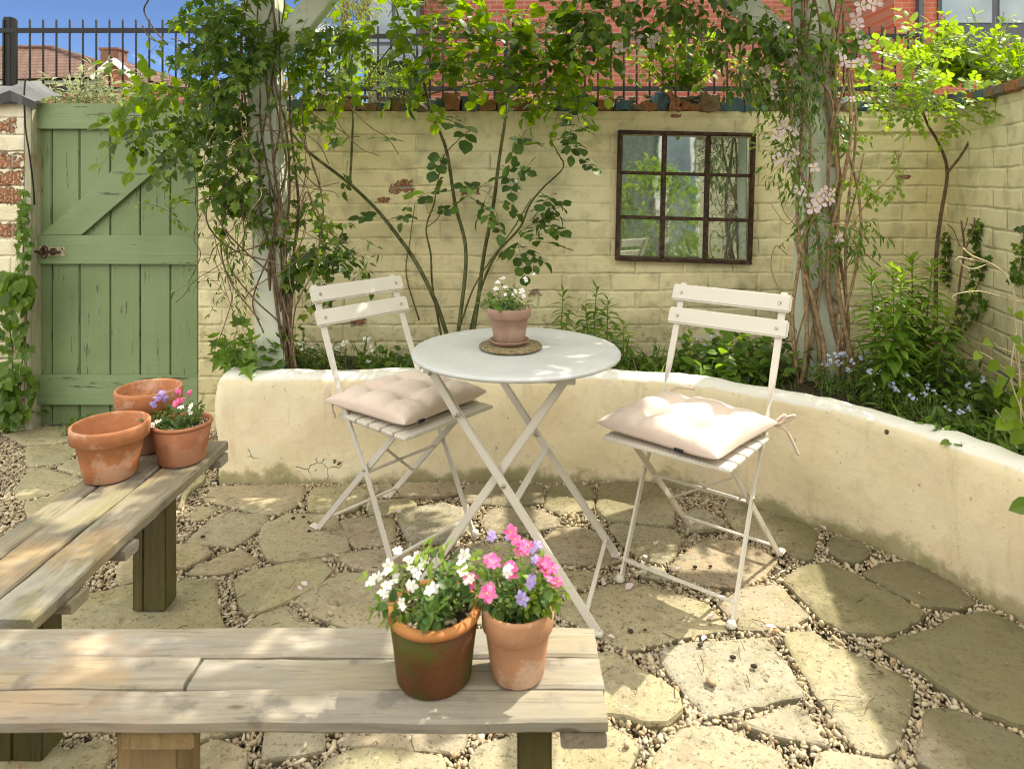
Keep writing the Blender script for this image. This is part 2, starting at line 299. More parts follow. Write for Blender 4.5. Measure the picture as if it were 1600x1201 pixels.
def terra(name, base, bloom, moss, bl=.5, ms=.0, rough=.75):
    t=NT(name); a=t.noise(18,6,.62); b=t.noise(55,6,.7); c=t.mix(t.mask(a,.35,.7),[k*.82 for k in base],base)
    x,y,z=t.xyz(); bm=t.math('ADD',t.noise(13,7,.7),t.math('MULTIPLY',t.math('SUBTRACT',t.noise(5,3),.5),.5))
    c=t.mix(t.math('MULTIPLY',t.mask(bm,.50,.62),bl),c,bloom); c=t.mix(t.math('MULTIPLY',t.mask(t.math('ADD',t.noise(10,6,.65,vec=t.mapping(loc=(4,4,1))),0.0),.42,.62),ms),c,moss)
    c=t.mix(t.math('MULTIPLY',t.mask(b,.58,.66),.4),c,[k*.45 for k in base])
    return t.done(t.bsdf(c,rough,t.bump(t.math('ADD',a,t.math('MULTIPLY',b,.3)),.25,.004),.25))
M['terra']=terra('terracotta',(.50,.205,.095),(.60,.42,.32),(.3,.25,.1),.55)
M['terra_dark']=terra('old terracotta',(.42,.17,.09),(.52,.30,.22),(.25,.2,.08),.4)
M['terra_moss']=terra('mossy terracotta',(.13,.05,.018),(.19,.08,.03),(.07,.078,.010),.3,1.0,.6)
M['terra_rim']=terra('orange terracotta rim',(.47,.19,.065),(.5,.3,.16),(.2,.17,.04),.25,.2)
M['terra_pale']=terra('pale terracotta',(.52,.27,.15),(.62,.46,.36),(.35,.26,.14),.6)
M['terra_pink']=terra('washed terracotta',(.37,.235,.175),(.46,.35,.29),(.35,.3,.2),.35)
M['bench_y']=wood_mat('weathered bench wood','y',(.30,.265,.195),(.18,.15,.105),(.19,.185,.075),.5,.6)
M['bench_x']=wood_mat('weathered front bench wood','x',(.345,.31,.25),(.23,.20,.155),(.29,.25,.12),.4,.6)
M['bench_leg']=wood_mat('dark green timber leg','z',(.13,.105,.045),(.075,.058,.025),(.085,.09,.02),.6,.3,.04)
M['bench_leg_pale']=wood_mat('brown timber leg','z',(.34,.24,.12),(.22,.145,.07),(.25,.2,.06),.4,.3,.05)
M['white']=simple('ivory powder coat',(.63,.595,.53),.42,spec=.45,var=.035,scale=6)
M['table_top']=simple('white enamel table top',(.49,.505,.505),.35,spec=.45,var=.06,scale=9,bump=.04,bscale=60)
M['steel']=simple('rivet steel',(.42,.39,.33),.35,metal=.8,var=.2)
M['rust']=simple('rusty iron',(.075,.042,.028),.7,metal=.25,var=.5,scale=40,bump=.4)
M['latch_plate']=simple('worn latch plate',(.52,.45,.34),.5,metal=.3,var=.4,scale=60)
def cloth():
    t=NT('pale pink cotton'); w=t.n('ShaderNodeTexWave',{'Vector':t.co(),'Scale':260.0,'Distortion':1.0}).outputs['Fac']
    n=t.noise(12,4); c=t.mix(t.mask(n,.3,.7),(.62,.50,.43),(.66,.55,.475))
    return t.done(t.bsdf(c,.9,t.bump(t.math('ADD',t.math('MULTIPLY',w,.1),t.noise(240,2)),.15,.001),.15,sheen=.3))
M['cloth']=cloth()
M['black']=simple('black paint',(.006,.006,.007),.6,var=.2)
M['tag']=simple('black fabric tag',(.02,.02,.025),.8)
M['cork']=simple('cork',(.19,.15,.08),.9,var=.55,scale=150,bump=.6,bscale=170)
M['lead']=simple('lead sheet',(.085,.09,.092),.6,metal=.2,var=.25,scale=9)
M['bark']=simple('brown bark',(.13,.085,.05),.9,var=.4,scale=40,bump=.6)
M['cane']=simple('green rose cane',(.10,.105,.035),.7,var=.45,scale=30,bump=.3)
M['clematis_bark']=simple('peeling clematis bark',(.30,.20,.115),.9,var=.4,scale=50,bump=.8)
M['vine_bark']=simple('vine stem',(.16,.11,.065),.85,var=.4,scale=40)
M['stem']=simple('green stem',(.16,.22,.05),.6,var=.2)
M['pale_stem']=simple('pale stem',(.50,.42,.26),.6,var=.2)
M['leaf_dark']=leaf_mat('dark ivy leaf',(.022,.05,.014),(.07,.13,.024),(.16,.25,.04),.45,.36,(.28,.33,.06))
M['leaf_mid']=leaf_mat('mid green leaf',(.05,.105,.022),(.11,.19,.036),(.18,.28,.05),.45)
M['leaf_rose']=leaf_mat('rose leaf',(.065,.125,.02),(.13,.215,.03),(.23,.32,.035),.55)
M['leaf_rose_dark']=leaf_mat('shaded rose leaf',(.025,.06,.016),(.06,.12,.025),(.11,.18,.03),.35)  # rose leaf copy with shade put into its colour
M['leaf_lime']=leaf_mat('lime leaf',(.11,.19,.03),(.19,.29,.04),(.28,.37,.06),.48)
M['leaf_lily']=leaf_mat('lily leaf',(.08,.17,.03),(.17,.28,.05),(.28,.40,.07),.5)
M['leaf_conifer']=leaf_mat('golden conifer spray',(.14,.17,.03),(.24,.27,.06),(.36,.38,.1),.35)
M['leaf_grey']=leaf_mat('grey green leaf',(.16,.19,.11),(.25,.28,.16),(.35,.37,.22),.35)
M['leaf_pot']=leaf_mat('small potted leaf',(.03,.075,.02),(.08,.15,.035),(.17,.26,.05),.4)
M['pink_petal']=petal_mat('pale pink petal',(.74,.56,.62),(.82,.70,.72))
M['white_petal']=petal_mat('white petal',(.80,.80,.78))
M['hot_pink']=petal_mat('bright pink petal',(.70,.10,.32),(.80,.25,.45))
M['lilac']=petal_mat('lilac petal',(.36,.28,.68),(.5,.38,.75))
M['blue_petal']=petal_mat('pale blue petal',(.50,.56,.80),(.62,.66,.84))
M['red_petal']=petal_mat('valerian pink',(.55,.16,.2),(.65,.25,.3))
M['yellow']=simple('yellow flower eye',(.75,.6,.12),.6)
M['red_brick']=bare_brick_mat('modern red brick',(.27,.075,.052),(.34,.11,.075),(.34,.25,.20))
M['red_brick_near']=bare_brick_mat('deep red brick',(.36,.085,.05),(.44,.12,.07),(.36,.25,.19))  # same brick; the wing's different light put into a deeper red
M['roof']=None
def roof_mat():
    t=NT('red clay tiles'); x,y,z=t.xyz()
    w=t.n('ShaderNodeTexBrick',{'Vector':t.n('ShaderNodeCombineXYZ',{0:t.math('ADD',x,y),1:z,2:0.0}).outputs[0],'Scale':1.0,'Mortar Size':.03,'Mortar Smooth':.4,'Brick Width':.35,'Row Height':.2,'Color1':(.10,.048,.035,1),'Color2':(.145,.075,.055,1),'Mortar':(.028,.014,.011,1)})
    c=t.mix(t.math('MULTIPLY',t.noise(1.5,4),.5),w.outputs['Color'],(.12,.078,.06)); return t.done(t.bsdf(c,.8,t.bump(w.outputs['Fac'],-.5,.03),.2))
M['roof']=roof_mat()
M['grey_panel']=simple('blue grey cladding',(.17,.20,.25),.5,var=.06)
M['dark_panel']=simple('dark grey frame',(.05,.055,.07),.4,var=.08)
M['undercroft']=simple('dark timber undercroft',(.06,.05,.045),.8)
t=NT('window glass'); M['glass']=t.done(t.bsdf(t.mix(t.mask(t.noise(1.5,2),.3,.7),(.12,.16,.20),(.22,.28,.32)),.08,spec=.8))
M['white_trim']=simple('white barge board',(.72,.72,.70),.5)
def mirror_mat():
    t=NT('foxed mirror'); a=t.noise(55,8,.75); b=t.noise(6,5); spots=t.math('MULTIPLY',t.mask(a,.53,.60),t.mask(b,.38,.60))
    g=t.n('ShaderNodeBsdfGlossy',{'Color':t.mix(t.mask(b,.3,.7),(.50,.57,.52),(.68,.74,.68)),'Roughness':.025,'Normal':t.bump(t.noise(7,2),.04,.006)}).outputs[0]
    d=t.bsdf(t.mix(t.noise(90,3),(.14,.16,.13),(.5,.54,.47)),.6)
    return t.done(t.n('ShaderNodeMixShader',{0:t.math('MAXIMUM',t.math('MULTIPLY',spots,.8),t.math('ADD',.10,t.math('MULTIPLY',t.mask(t.noise(4,5,.6),.45,.7),.36))),1:g,2:d}).outputs[0])
M['mirror']=mirror_mat()
M['wicker']=simple('woven willow',(.15,.09,.045),.85,var=.5,scale=30)
M['house_render']=simple('dark pebbledash',(.10,.125,.105),.9,var=.3)
M['coping']=None
def coping_mat():
    t=NT('old coping brick'); i=t.island(); c=t.ramp(i,[(0,(.09,.16,.19)),(.3,(.13,.20,.22)),(.31,(.34,.155,.075)),(.6,(.24,.155,.09)),(.61,(.22,.17,.11)),(.8,(.16,.15,.11)),(1,(.36,.22,.12))],'CONSTANT')
    n=t.noise(14,6,.7); c=t.mix(t.mask(n,.52,.6),c,(.27,.16,.085)); c=t.mix(t.math('MULTIPLY',t.mask(t.noise(22,6,.7,vec=t.mapping(loc=(2,5,1))),.55,.66),.75),c,(.07,.065,.035))
    return t.done(t.bsdf(c,.85,t.bump(t.noise(40,6,.7),.8,.012),.2))
M['coping']=coping_mat()
M['twig']=simple('dry twig',(.12,.085,.05),.9)
M['dead_leaf']=simple('fallen leaf',(.16,.11,.06),.9,var=.4)
M['snail']=simple('snail shell brown',(.13,.075,.04),.4,var=.5,scale=90)
# ------------------------------------------------------------------ leaves
def leaf_tpl(ws, fold=.18, curl=.25):      # simple leaf: stations along the midrib with half widths ws
    n=len(ws); v=[]; f=[]
    ts=[i/(n-1) for i in range(n)]
    for t in ts: v.append((0,t,-curl*t*t))
    L=[];Rr=[]
    for i in range(1,n-1): L.append(len(v)); v.append((-ws[i],ts[i],fold*ws[i]-curl*ts[i]**2)); Rr.append(len(v)); v.append((ws[i],ts[i],fold*ws[i]-curl*ts[i]**2))
    for A,flip in ((L,False),(Rr,True)):
        for i in range(n-1):
            q=[i, i+1]
            if i+1<n-1: q.append(A[i])
            if i>0: q.insert(len(q), A[i-1])
            q = [i] + ([] if i+1>n-1 else [i+1]) + ([A[i]] if i+1<n-1 else []) + ([A[i-1]] if i>0 else [])
            f.append(q if not flip else q[::-1])
    tri=[]
    for q in f:
        for k in range(1,len(q)-1): tri.append((q[0],q[k],q[k+1]))
    return np.array(v,float), np.array(tri,int)
def fan_tpl(outline, curl=.2, cup=.1):
    v=[(0,.12,0)]+[(x,y,cup*abs(x)-curl*y*y) for x,y in outline]; n=len(outline)
    return np.array(v,float), np.array([(0,i,i+1) for i in range(1,n)]+[(0,n,1)],int)
TPL={
 'ovate':leaf_tpl([0,.27,.33,.24,0]), 'round':leaf_tpl([0,.36,.44,.36,0],.15,.2), 'lance':leaf_tpl([0,.10,.125,.085,0],.3,.35),
 'needle':leaf_tpl([0,.05,.06,.04,0],.3,.2), 'heart':fan_tpl([(0,0),(.24,-.12),(.46,.08),(.45,.36),(.26,.68),(0,1),(-.26,.68),(-.45,.36),(-.46,.08),(-.24,-.12)]),
 'lobed':fan_tpl([(0,0),(.22,-.06),(.50,.10),(.36,.26),(.58,.52),(.24,.50),(.17,.66),(0,1),(-.17,.66),(-.24,.50),(-.58,.52),(-.36,.26),(-.50,.10),(-.22,-.06)],.25,.2),
 'petal':leaf_tpl([0,.2,.34,.3,.12],.1,.3), 'grass':leaf_tpl([0,.035,.035,.025,0],.3,.7)}
class Leaves:
    def __init__(s): s.d={}
    def add(s, p, d, n, size, shape='ovate', wid=1.0): s.d.setdefault(shape,[]).append((*p,*d,*n,size,wid)); return s
    def count(s): return sum(len(x) for x in s.d.values())
    def build(s, name, mat, parent=None):
        VV=[];FF=[];k=0
        for sh,rows in s.d.items():
            tv,tf=TPL[sh]; a=np.array(rows,float); p=a[:,0:3]; d=a[:,3:6]; nn=a[:,6:9]; sz=a[:,9]; wd=a[:,10]
            d/=np.linalg.norm(d,axis=1,keepdims=True)+1e-9; x=np.cross(d,nn); x/=np.linalg.norm(x,axis=1,keepdims=True)+1e-9; z=np.cross(x,d)
            cur=RNG.uniform(.3,1.8,len(a)); w=wd*RNG.uniform(.85,1.15,len(a))
            q=(p[:,None,:]+(tv[None,:,0,None]*(sz*w)[:,None,None])*x[:,None,:]+(tv[None,:,1,None]*sz[:,None,None])*d[:,None,:]+(tv[None,:,2,None]*(sz*cur)[:,None,None])*z[:,None,:])
            m=tv.shape[0]; VV.append(q.reshape(-1,3)); FF.append((tf[None]+(np.arange(len(a))*m)[:,None,None]+k).reshape(-1,3)); k+=len(a)*m
        return npmesh(name,np.concatenate(VV),np.concatenate(FF),mat,parent,False)
def sprig(L, S, p, d, length, n, size, shape='ovate', r=.0012, droop=.5, up=None, end=True, wig=.25, wid=1.0, petiole=.25, hang=.35):
    # a twig with alternate leaves
    p=Vector(p); d=Vector(d).normalized(); pts=[p.copy()]; q=p.copy(); st=6
    for i in range(st):
        d=(d+Vector((0,0,-droop/st))+rv()*wig/st*1.6).normalized(); q=q+d*length/st; pts.append(q.copy())
    if S is not None: S.tube(pts, taper(len(pts),r,r*.5), 4, False)
    side=d.cross(rv()).normalized()
    for i in range(n):
        t=(i+.7)/n*st; a=min(int(t),st-1); b=pts[a].lerp(pts[a+1],t-a); ax=(pts[a+1]-pts[a]).normalized()
        side=(-side+rv()*.5); side=(side-ax*side.dot(ax)).normalized()
        ld=(side*.9+ax*.55+Vector((0,0,-hang))).normalized(); nz=(Vector((0,0,1))+rv()*.55+(up or Vector((0,-.25,0)))).normalized()
        L.add(b+ld*size*petiole, ld, nz, size*U(.65,1.2), shape, wid)
    if end: L.add(pts[-1], (d+Vector((0,0,-.3))).normalized(), (Vector((0,0,1))+rv()*.5).normalized(), size*U(.8,1.2), shape, wid)
    return pts
def compound(L, S, p, d, length, size, shape='ovate', pairs=2, r=.0009):     # pinnate leaf
    p=Vector(p); d=Vector(d).normalized(); nz=(Vector((0,0,1))+rv()*.5+Vector((0,-.3,0))).normalized(); sd=d.cross(nz).normalized(); nz=sd.cross(d)
    pts=[p+d*length*t+Vector((0,0,-.25*length*t*t)) for t in (0,.35,.7,1)]
    if S is not None: S.tube(pts,r,4,False)
    for k in range(pairs):
        b=pts[1].lerp(pts[3],(k+.3)/pairs)
        for s in (-1,1): L.add(b,(sd*s+d*.55+rv()*.15).normalized(),(nz+rv()*.25).normalized(),size*U(.8,1.1),shape)
    L.add(pts[3],(d+Vector((0,0,-.3))).normalized(),nz,size*1.15,shape)

# ------------------------------------------------------------------ ground, paving, gravel
def sheet(name, x0,x1,y0,y1,z, mat, label_kind='structure'):
    o=MB().add([(x0,y0,z),(x1,y0,z),(x1,y1,z),(x0,y1,z)],[(0,1,2,3)]).build(name,mat); tag(o,kind=label_kind); return o
tag(sheet('ground',-60,60,-60,3.42,-.042,M['grit']),'gritty bare ground under the patio stones','ground')
tag(sheet('raised_ground',-120,120,3.62,260,1.45,M['back_ground']),'higher ground beyond the garden wall','ground')
SL=[
[(9,677),(51,665),(120,665),(127,675),(110,687),(41,694)],[(39,699),(50,694),(117,691),(122,700),(106,719),(45,726)],
[(26,760),(33,747),(47,726),(72,727),(85,732),(125,743),(135,746),(100,762),(35,779),(26,775)],[(87,729),(110,717),(140,715),(165,725),(165,742),(150,744),(135,742)],
[(39,786),(45,781),(100,766),(140,752),(190,770),(180,800),(130,830),(50,815),(43,800)],
[(320,780),(330,757),(472,755),(476,767),(471,780),(440,800),(410,800),(355,786)],[(482,795),(487,762),(560,757),(577,768),(557,793),(525,800)],
[(292,840),(322,815),(347,795),(405,799),(419,806),(407,822),(365,849),(335,848),(295,844)],[(300,798),(312,788),(345,791),(320,805),(300,813)],[(285,772),(312,740),(324,742),(316,754),(296,766),(286,790),(280,790)],
[(406,838),(410,820),(450,801),(520,803),(542,840),(545,858),(435,876),(417,868)],[(297,888),(330,870),(380,853),(407,872),(350,892),(299,893)],[(182,900),(188,877),(207,850),(235,845),(252,880),(240,902),(190,909)],[(262,848),(310,849),(330,860),(296,882),(268,880)],
[(370,905),(385,893),(497,870),(517,892),(500,910),(450,935),(415,952),(385,955),(375,940)],[(460,936),(528,895),(575,893),(605,905),(625,930),(615,985),(560,984),(520,968),(480,952)],
[(372,990),(407,961),(452,946),(470,969),(515,989),(560,1015),(545,1050),(440,1060),(365,1020)],[(100,935),(190,912),(295,901),(337,901),(340,950),(351,978),(330,1000),(200,1030),(60,1000),(60,960)],
[(530,810),(550,804),(612,806),(617,815),(616,840),(600,847),(555,852),(543,838)],[(525,869),(547,862),(612,855),(640,862),(645,885),(600,891),(560,886)],
[(621,805),(622,797),(690,785),(730,795),(738,820),(700,842),(642,845)],[(582,780),(640,778),(650,785),(637,793),(602,803),(575,797)],[(622,757),(627,754),(715,754),(717,768),(690,774),(630,774)],[(585,757),(610,754),(615,763),(588,768)],
[(720,780),(730,756),(800,754),(845,757),(850,783),(800,788),(740,784)],[(860,757),(925,756),(927,775),(925,790),(880,800),(850,790)],
[(752,810),(768,790),(820,787),(850,795),(875,806),(870,818),(842,826),(765,830)],[(715,860),(740,848),(800,843),(836,850),(843,870),(800,890),(730,895),(700,880)],
[(845,845),(872,820),(912,820),(938,830),(956,855),(970,870),(945,880),(870,873),(848,860)],[(939,755),(1020,752),(1055,790),(1050,819),(1010,818),(945,808),(934,790)],
[(952,821),(958,816),(1050,826),(1065,840),(1050,870),(1030,878),(1000,868),(970,845)],[(1065,801),(1100,794),(1132,815),(1112,825),(1075,828)],
[(1045,882),(1085,850),(1105,840),(1160,846),(1213,872),(1198,893),(1155,914),(1075,905)],[(1000,888),(1012,881),(1033,883),(1050,901),(1005,897)],
[(870,940),(940,914),(990,906),(1040,918),(1097,937),(1134,972),(1132,981),(1050,993),(985,1010),(950,998),(930,985),(877,958)],[(865,888),(935,889),(925,908),(870,920),(850,910)],
[(1122,936),(1162,916),(1217,912),(1248,945),(1260,958),(1240,972),(1195,978),(1157,977),(1145,965)],[(1142,772),(1200,802),(1260,818),(1276,829),(1266,873),(1235,866),(1200,843),(1150,828),(1132,800)],
[(1292,857),(1302,837),(1350,847),(1356,866),(1335,876),(1312,870)],[(1224,905),(1257,884),(1295,879),(1375,917),(1445,955),(1433,967),(1400,986),(1375,987),(1317,982),(1287,965)],
[(1347,893),(1374,879),(1425,874),(1475,902),(1527,937),(1500,947),(1435,941),(1390,918)],[(1377,1008),(1405,994),(1462,982),(1487,962),(1550,952),(1610,985),(1680,1040),(1660,1128),(1590,1126),(1527,1106),(1472,1069),(1440,1046)],
[(1432,1180),(1447,1107),(1480,1099),(1530,1117),(1600,1147),(1640,1180),(1600,1200),(1480,1205)],
[(1222,983),(1267,980),(1315,1005),(1375,1033),(1415,1050),(1426,1065),(1418,1110),(1400,1163),(1375,1173),(1337,1163),(1319,1137),(1277,1080),(1252,1040),(1234,1012)],
[(1032,1012),(1060,1002),(1200,989),(1220,1022),(1258,1081),(1225,1086),(1106,1113),(1077,1082),(1034,1027)],[(880,1022),(957,1018),(1006,1050),(1058,1078),(1060,1102),(1043,1125),(1007,1123),(952,1110),(880,1108)],
[(1157,1125),(1242,1096),(1254,1102),(1290,1157),(1285,1158),(1212,1141)],[(1064,1132),(1125,1131),(1175,1153),(1218,1171),(1233,1210),(1220,1260),(1060,1260),(1002,1210),(1032,1166)],
[(734,1190),(750,1160),(800,1150),(952,1131),(993,1156),(996,1166),(975,1205),(920,1240),(760,1240)],[(535,1160),(545,1120),(690,1115),(735,1125),(722,1160),(705,1172),(660,1164),(600,1162)],
[(500,1195),(560,1171),(650,1171),(690,1184),(700,1215),(640,1250),(500,1250)],[(285,1175),(340,1156),(380,1174),(382,1190),(370,1215),(300,1240),(272,1200)],[(415,1160),(420,1125),(500,1120),(505,1168),(440,1178),(412,1180)],
[(-20,1192),(30,1167),(110,1172),(150,1157),(175,1167),(155,1201),(130,1250),(-20,1250)],[(1277,1172),(1295,1168),(1330,1174),(1390,1184),(1418,1202),(1400,1260),(1282,1260),(1272,1200)],
[(100,1040),(330,1025),(350,1085),(210,1120),(90,1100)],[(600,1000),(690,985),(840,990),(850,1060),(760,1100),(620,1100)],[(700,930),(720,905),(800,898),(845,910),(855,950),(800,975),(710,970)],
[(200,1135),(330,1110),(390,1135),(330,1148),(280,1165),(215,1170)]]
def slab_pts(poly):
    pts=[G(x,y).to_2d() for x,y in poly]
    A=sum(pts[i].cross(pts[(i+1)%len(pts)]) for i in range(len(pts)))
    if A<0: pts.reverse()
    # cut corners a little, then resample with a ragged edge
    out=[]; n=len(pts)
    for i in range(n):
        a,b,c=pts[i-1],pts[i],pts[(i+1)%n]; k=.10
        out += [b.lerp(a,min(k,.012/max((b-a).length,1e-6))), b.lerp(c,min(k,.012/max((c-b).length,1e-6)))]
    res=[]; m=len(out)
    for i in range(m):
        a,b=out[i],out[(i+1)%m]; L=(b-a).length; s=max(1,int(L/.022))
        for j in range(s): res.append(a.lerp(b,j/s))
    fin=[]
    for q in res:
        w=Vector((noise.noise(Vector((q.x*22,q.y*22,1.7))),noise.noise(Vector((q.x*22,q.y*22,9.1)))))*.007+Vector((noise.noise(Vector((q.x*70,q.y*70,4.7))),noise.noise(Vector((q.x*70,q.y*70,3.1)))))*.003
        fin.append(q+w)
    return fin
SLABP=[slab_pts(p) for p in SL]
pav=MB()
for si,pp in enumerate(SLABP):
    n=len(pp); c=sum(pp,Vector((0,0)))/n; vs=[]; fs=[]; tl=(U(-.006,.006),U(-.012,.012),U(-.012,.012))
    rings=[(0.0,-.05,.008),(0.0,-.014,.007),(0,-.004,.0045),(.004,.0,0)]
    for (ins,z,o) in rings:
        for q in pp:
            dv=(c-q); L=dv.length; r=q+dv*min(.8,(ins-o)/max(L,.01)); zz=z+tl[0]+tl[1]*(r.x-c.x)+tl[2]*(r.y-c.y)+(.0035*noise.noise(Vector((r.x*26,r.y*26,si))) if z>-.04 else 0)
            vs.append((r.x,r.y,zz))
    # interior rings so the face undulates
    K=4
    for k in range(1,K+1):
        for q in pp:
            r=q.lerp(c,.02+.96*k/(K+.4)); vs.append((r.x,r.y,tl[0]+tl[1]*(r.x-c.x)+tl[2]*(r.y-c.y)+.0035*noise.noise(Vector((r.x*7,r.y*7,si*.7)))+.0028*noise.noise(Vector((r.x*30,r.y*30,si)))))
    rows=len(rings)+K
    for j in range(rows-1):
        for i in range(n):
            i2=(i+1)%n; fs.append((j*n+i,j*n+i2,(j+1)*n+i2,(j+1)*n+i))
    fs.append(tuple((rows-1)*n+i for i in range(n)))
    pav.add(vs,fs,True); k0=len(pav.sm)-len(fs)
    for q in range(3*n): pav.sm[k0+q]=False
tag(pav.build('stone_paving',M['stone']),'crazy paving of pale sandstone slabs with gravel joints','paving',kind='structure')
# pebbles
def inside(pts, polys, margin):
    m=np.zeros(len(pts),bool)
    for pl in polys:
        a=np.array([(q.x,q.y) for q in pl]); c=a.mean(0); a=c+(a-c)*(1-margin/np.maximum(np.linalg.norm(a-c,axis=1,keepdims=True),.02))
        lo=a.min(0); hi=a.max(0); idx=np.where((pts[:,0]>lo[0])&(pts[:,0]<hi[0])&(pts[:,1]>lo[1])&(pts[:,1]<hi[1])&~m)[0]
        if not len(idx): continue
        p=pts[idx]; r=np.zeros(len(p),bool); j=len(a)-1
        for i in range(len(a)):
            cond=((a[i,1]>p[:,1])!=(a[j,1]>p[:,1])); xx=(a[j,0]-a[i,0])*(p[:,1]-a[i,1])/(a[j,1]-a[i,1]+1e-12)+a[i,0]; r^=cond&(p[:,0]<xx); j=i
        m[idx]|=r
    return m
def pebbles(pos, rad, sub):
    bm=bmesh.new(); bmesh.ops.create_icosphere(bm,subdivisions=sub,radius=1); bm.verts.index_update()
    tv=np.array([v.co[:] for v in bm.verts]); tf=np.array([[v.index for v in f.verts] for f in bm.faces]); bm.free()
    n=len(pos); q=RNG.normal(size=(n,4)); q[:,1:3]*=.45; q/=np.linalg.norm(q,axis=1,keepdims=True); w,x,y,z=q.T
    Rm=np.stack([1-2*(y*y+z*z),2*(x*y-z*w),2*(x*z+y*w),2*(x*y+z*w),1-2*(x*x+z*z),2*(y*z-x*w),2*(x*z-y*w),2*(y*z+x*w),1-2*(x*x+y*y)],1).reshape(n,3,3)
    sc=np.stack([RNG.uniform(.9,1.9,n),RNG.uniform(.65,1.05,n),RNG.uniform(.4,.75,n)],1)*rad[:,None]
    jit=1+RNG.uniform(-.24,.24,(n,len(tv),1)); p=np.einsum('nij,nkj->nki',Rm,(tv[None]*jit)*sc[:,None,:])+pos[:,None,:]
    return p.reshape(-1,3), (tf[None]+(np.arange(n)*len(tv))[:,None,None]).reshape(-1,3)
N=260000
xy=np.stack([RNG.uniform(-2.75,1.5,N),RNG.uniform(.95,3.4,N)],1)
px=800+xy[:,0]*F/xy[:,1]; py=HY+CH*F/xy[:,1]
vis=(px>-60)&(px<1660)&(py<1290)
planter_front=np.interp(xy[:,0],[-1.3,-1.2,.354,.665,.799,.979,1.105,1.21,1.30,1.353,1.40,1.45],[2.73,2.73,2.745,2.679,2.624,2.457,2.358,2.246,2.134,1.991,1.869,1.2])
vis&=~((xy[:,0]>-1.2)&(xy[:,1]>planter_front))
vis&=~((px>0)&(px<925)&(py>1010)&(py<1120)&(RNG.random(N)<.8))
xy=xy[vis]; ins=inside(xy,SLABP,.004); keep=~ins|(RNG.random(len(xy))<.0006); strays=ins&keep; xy2=xy[keep]; onslab=strays[keep]
dens=np.where(xy2[:,1]<1.7,1.0,np.where(xy2[:,1]<2.2,.9,.85)); k2=RNG.random(len(xy2))<dens; xy2=xy2[k2]; onslab=onslab[k2]
zz=np.where(onslab,.003,RNG.uniform(-.032,-.011,len(xy2))); rad=RNG.gamma(5,.0047/5,len(xy2)).clip(.002,.0105); pos=np.column_stack([xy2,zz+rad*.4])
near=xy2[:,1]<2.0
v1,f1=pebbles(pos[near],rad[near],2 if near.sum()<9000 else 1); v2,f2=pebbles(pos[~near],rad[~near],1)
print('pebbles',near.sum(),(~near).sum())
g=npmesh('gravel',np.concatenate([v1,v2]),np.concatenate([f1,f2+len(v1)]),M['pebble']); tag(g,'small rounded cream and tan pebbles filling the paving joints','gravel',kind='stuff')

# ------------------------------------------------------------------ rear wall with coping, side wall, pier
WY=3.3; WX0=(310-800)/F*WY; CX=2.10; WT=1.535
def wall_sheet(mb,a,b,z0,z1,th):      # vertical wall from a to b (front face on the line), thickness th to the left of a->b seen from above
    a=Vector((*a,0)); b=Vector((*b,0)); n=Vector((-(b-a).y,(b-a).x,0)).normalized()*th
    return mb.add([a+V(0,0,z0),b+V(0,0,z0),b+V(0,0,z1),a+V(0,0,z1),a+n+V(0,0,z0),b+n+V(0,0,z0),b+n+V(0,0,z1),a+n+V(0,0,z1)],
      [(0,1,2,3),(5,4,7,6),(4,0,3,7),(1,5,6,2),(3,2,6,7),(4,5,1,0)])
wall=empty('garden_wall',(WX0,WY,0),'cream painted brick garden wall with broken coping behind the table','wall')
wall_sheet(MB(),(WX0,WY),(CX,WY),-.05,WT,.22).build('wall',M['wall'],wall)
sl=MB()
for i in range(2):                         # slight ledge of the top course
    pass
wall_sheet(sl,((1185-800)/F*WY,WY-.012),(CX,WY-.012),WT-.10,WT-.004,.01).build('top_course',M['wall'],wall)
cop=MB(); x=(445-800)/F*WY
while x<CX+.1:
    w=U(.055,.125); h=U(.05,.095) if random.random()<.6 else U(.02,.05); 
    if x<WX0+.1: h*=.6
    bm=bmesh.new(); bmesh.ops.create_cube(bm,size=1); bmesh.ops.scale(bm,vec=(w*.95,U(.20,.26),h),verts=bm.verts)
    bmesh.ops.subdivide_edges(bm,edges=bm.edges[:],cuts=3,use_grid_fill=True)
    for v in bm.verts:
        a=noise.noise_vector(v.co*26+Vector((x*9,0,0)))*.016; v.co+=a
        if v.co.z>0 and noise.noise(v.co*11+Vector((x*5,3,0)))>.12: v.co.z-=h*U(.3,.6)
    bmesh.ops.rotate(bm,matrix=Matrix.Rotation(U(-.08,.08),3,'Y'),verts=bm.verts); bmesh.ops.translate(bm,vec=(x+w/2,WY+.095,WT+h/2+.001),verts=bm.verts); cop.frombm(bm); x+=w
cop.build('coping',M['coping'],wall)
cm=MB()
for k in range(260):
    xx=U(WX0+.4,CX); cm.ball((xx,WY+U(-.0,.1),WT+U(.03,.085)),U(.006,.02),1,(1.3,1,.7))
cm.build('moss_rubble',simple('grey mortar rubble',(.25,.22,.16),.95,var=.5,scale=50),wall)
SX1,SY1=1.47,.9                             # side wall runs towards the camera and inwards
side=empty('side_wall',(CX,WY,0),'cream painted brick wall on the right meeting the garden wall in a corner','wall')
so=wall_sheet(MB(),(CX-.001,WY-.001),(SX1+.08,SY1),-.05,1.545,.22)
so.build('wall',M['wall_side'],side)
sc=MB()
for k in range(26):
    t=k/26; a=Vector((CX,WY)).lerp(Vector((SX1+.08,SY1)),t+.02); sc.box((a.x+.10,a.y,1.545+.018),(.25,.088,U(.03,.05)),Matrix.Rotation(U(-.05,.05)-.23,3,'Z'),.006)
sc.build('coping',M['coping'],side)
PX0,PX1=-2.95,(37-800)/F*WY
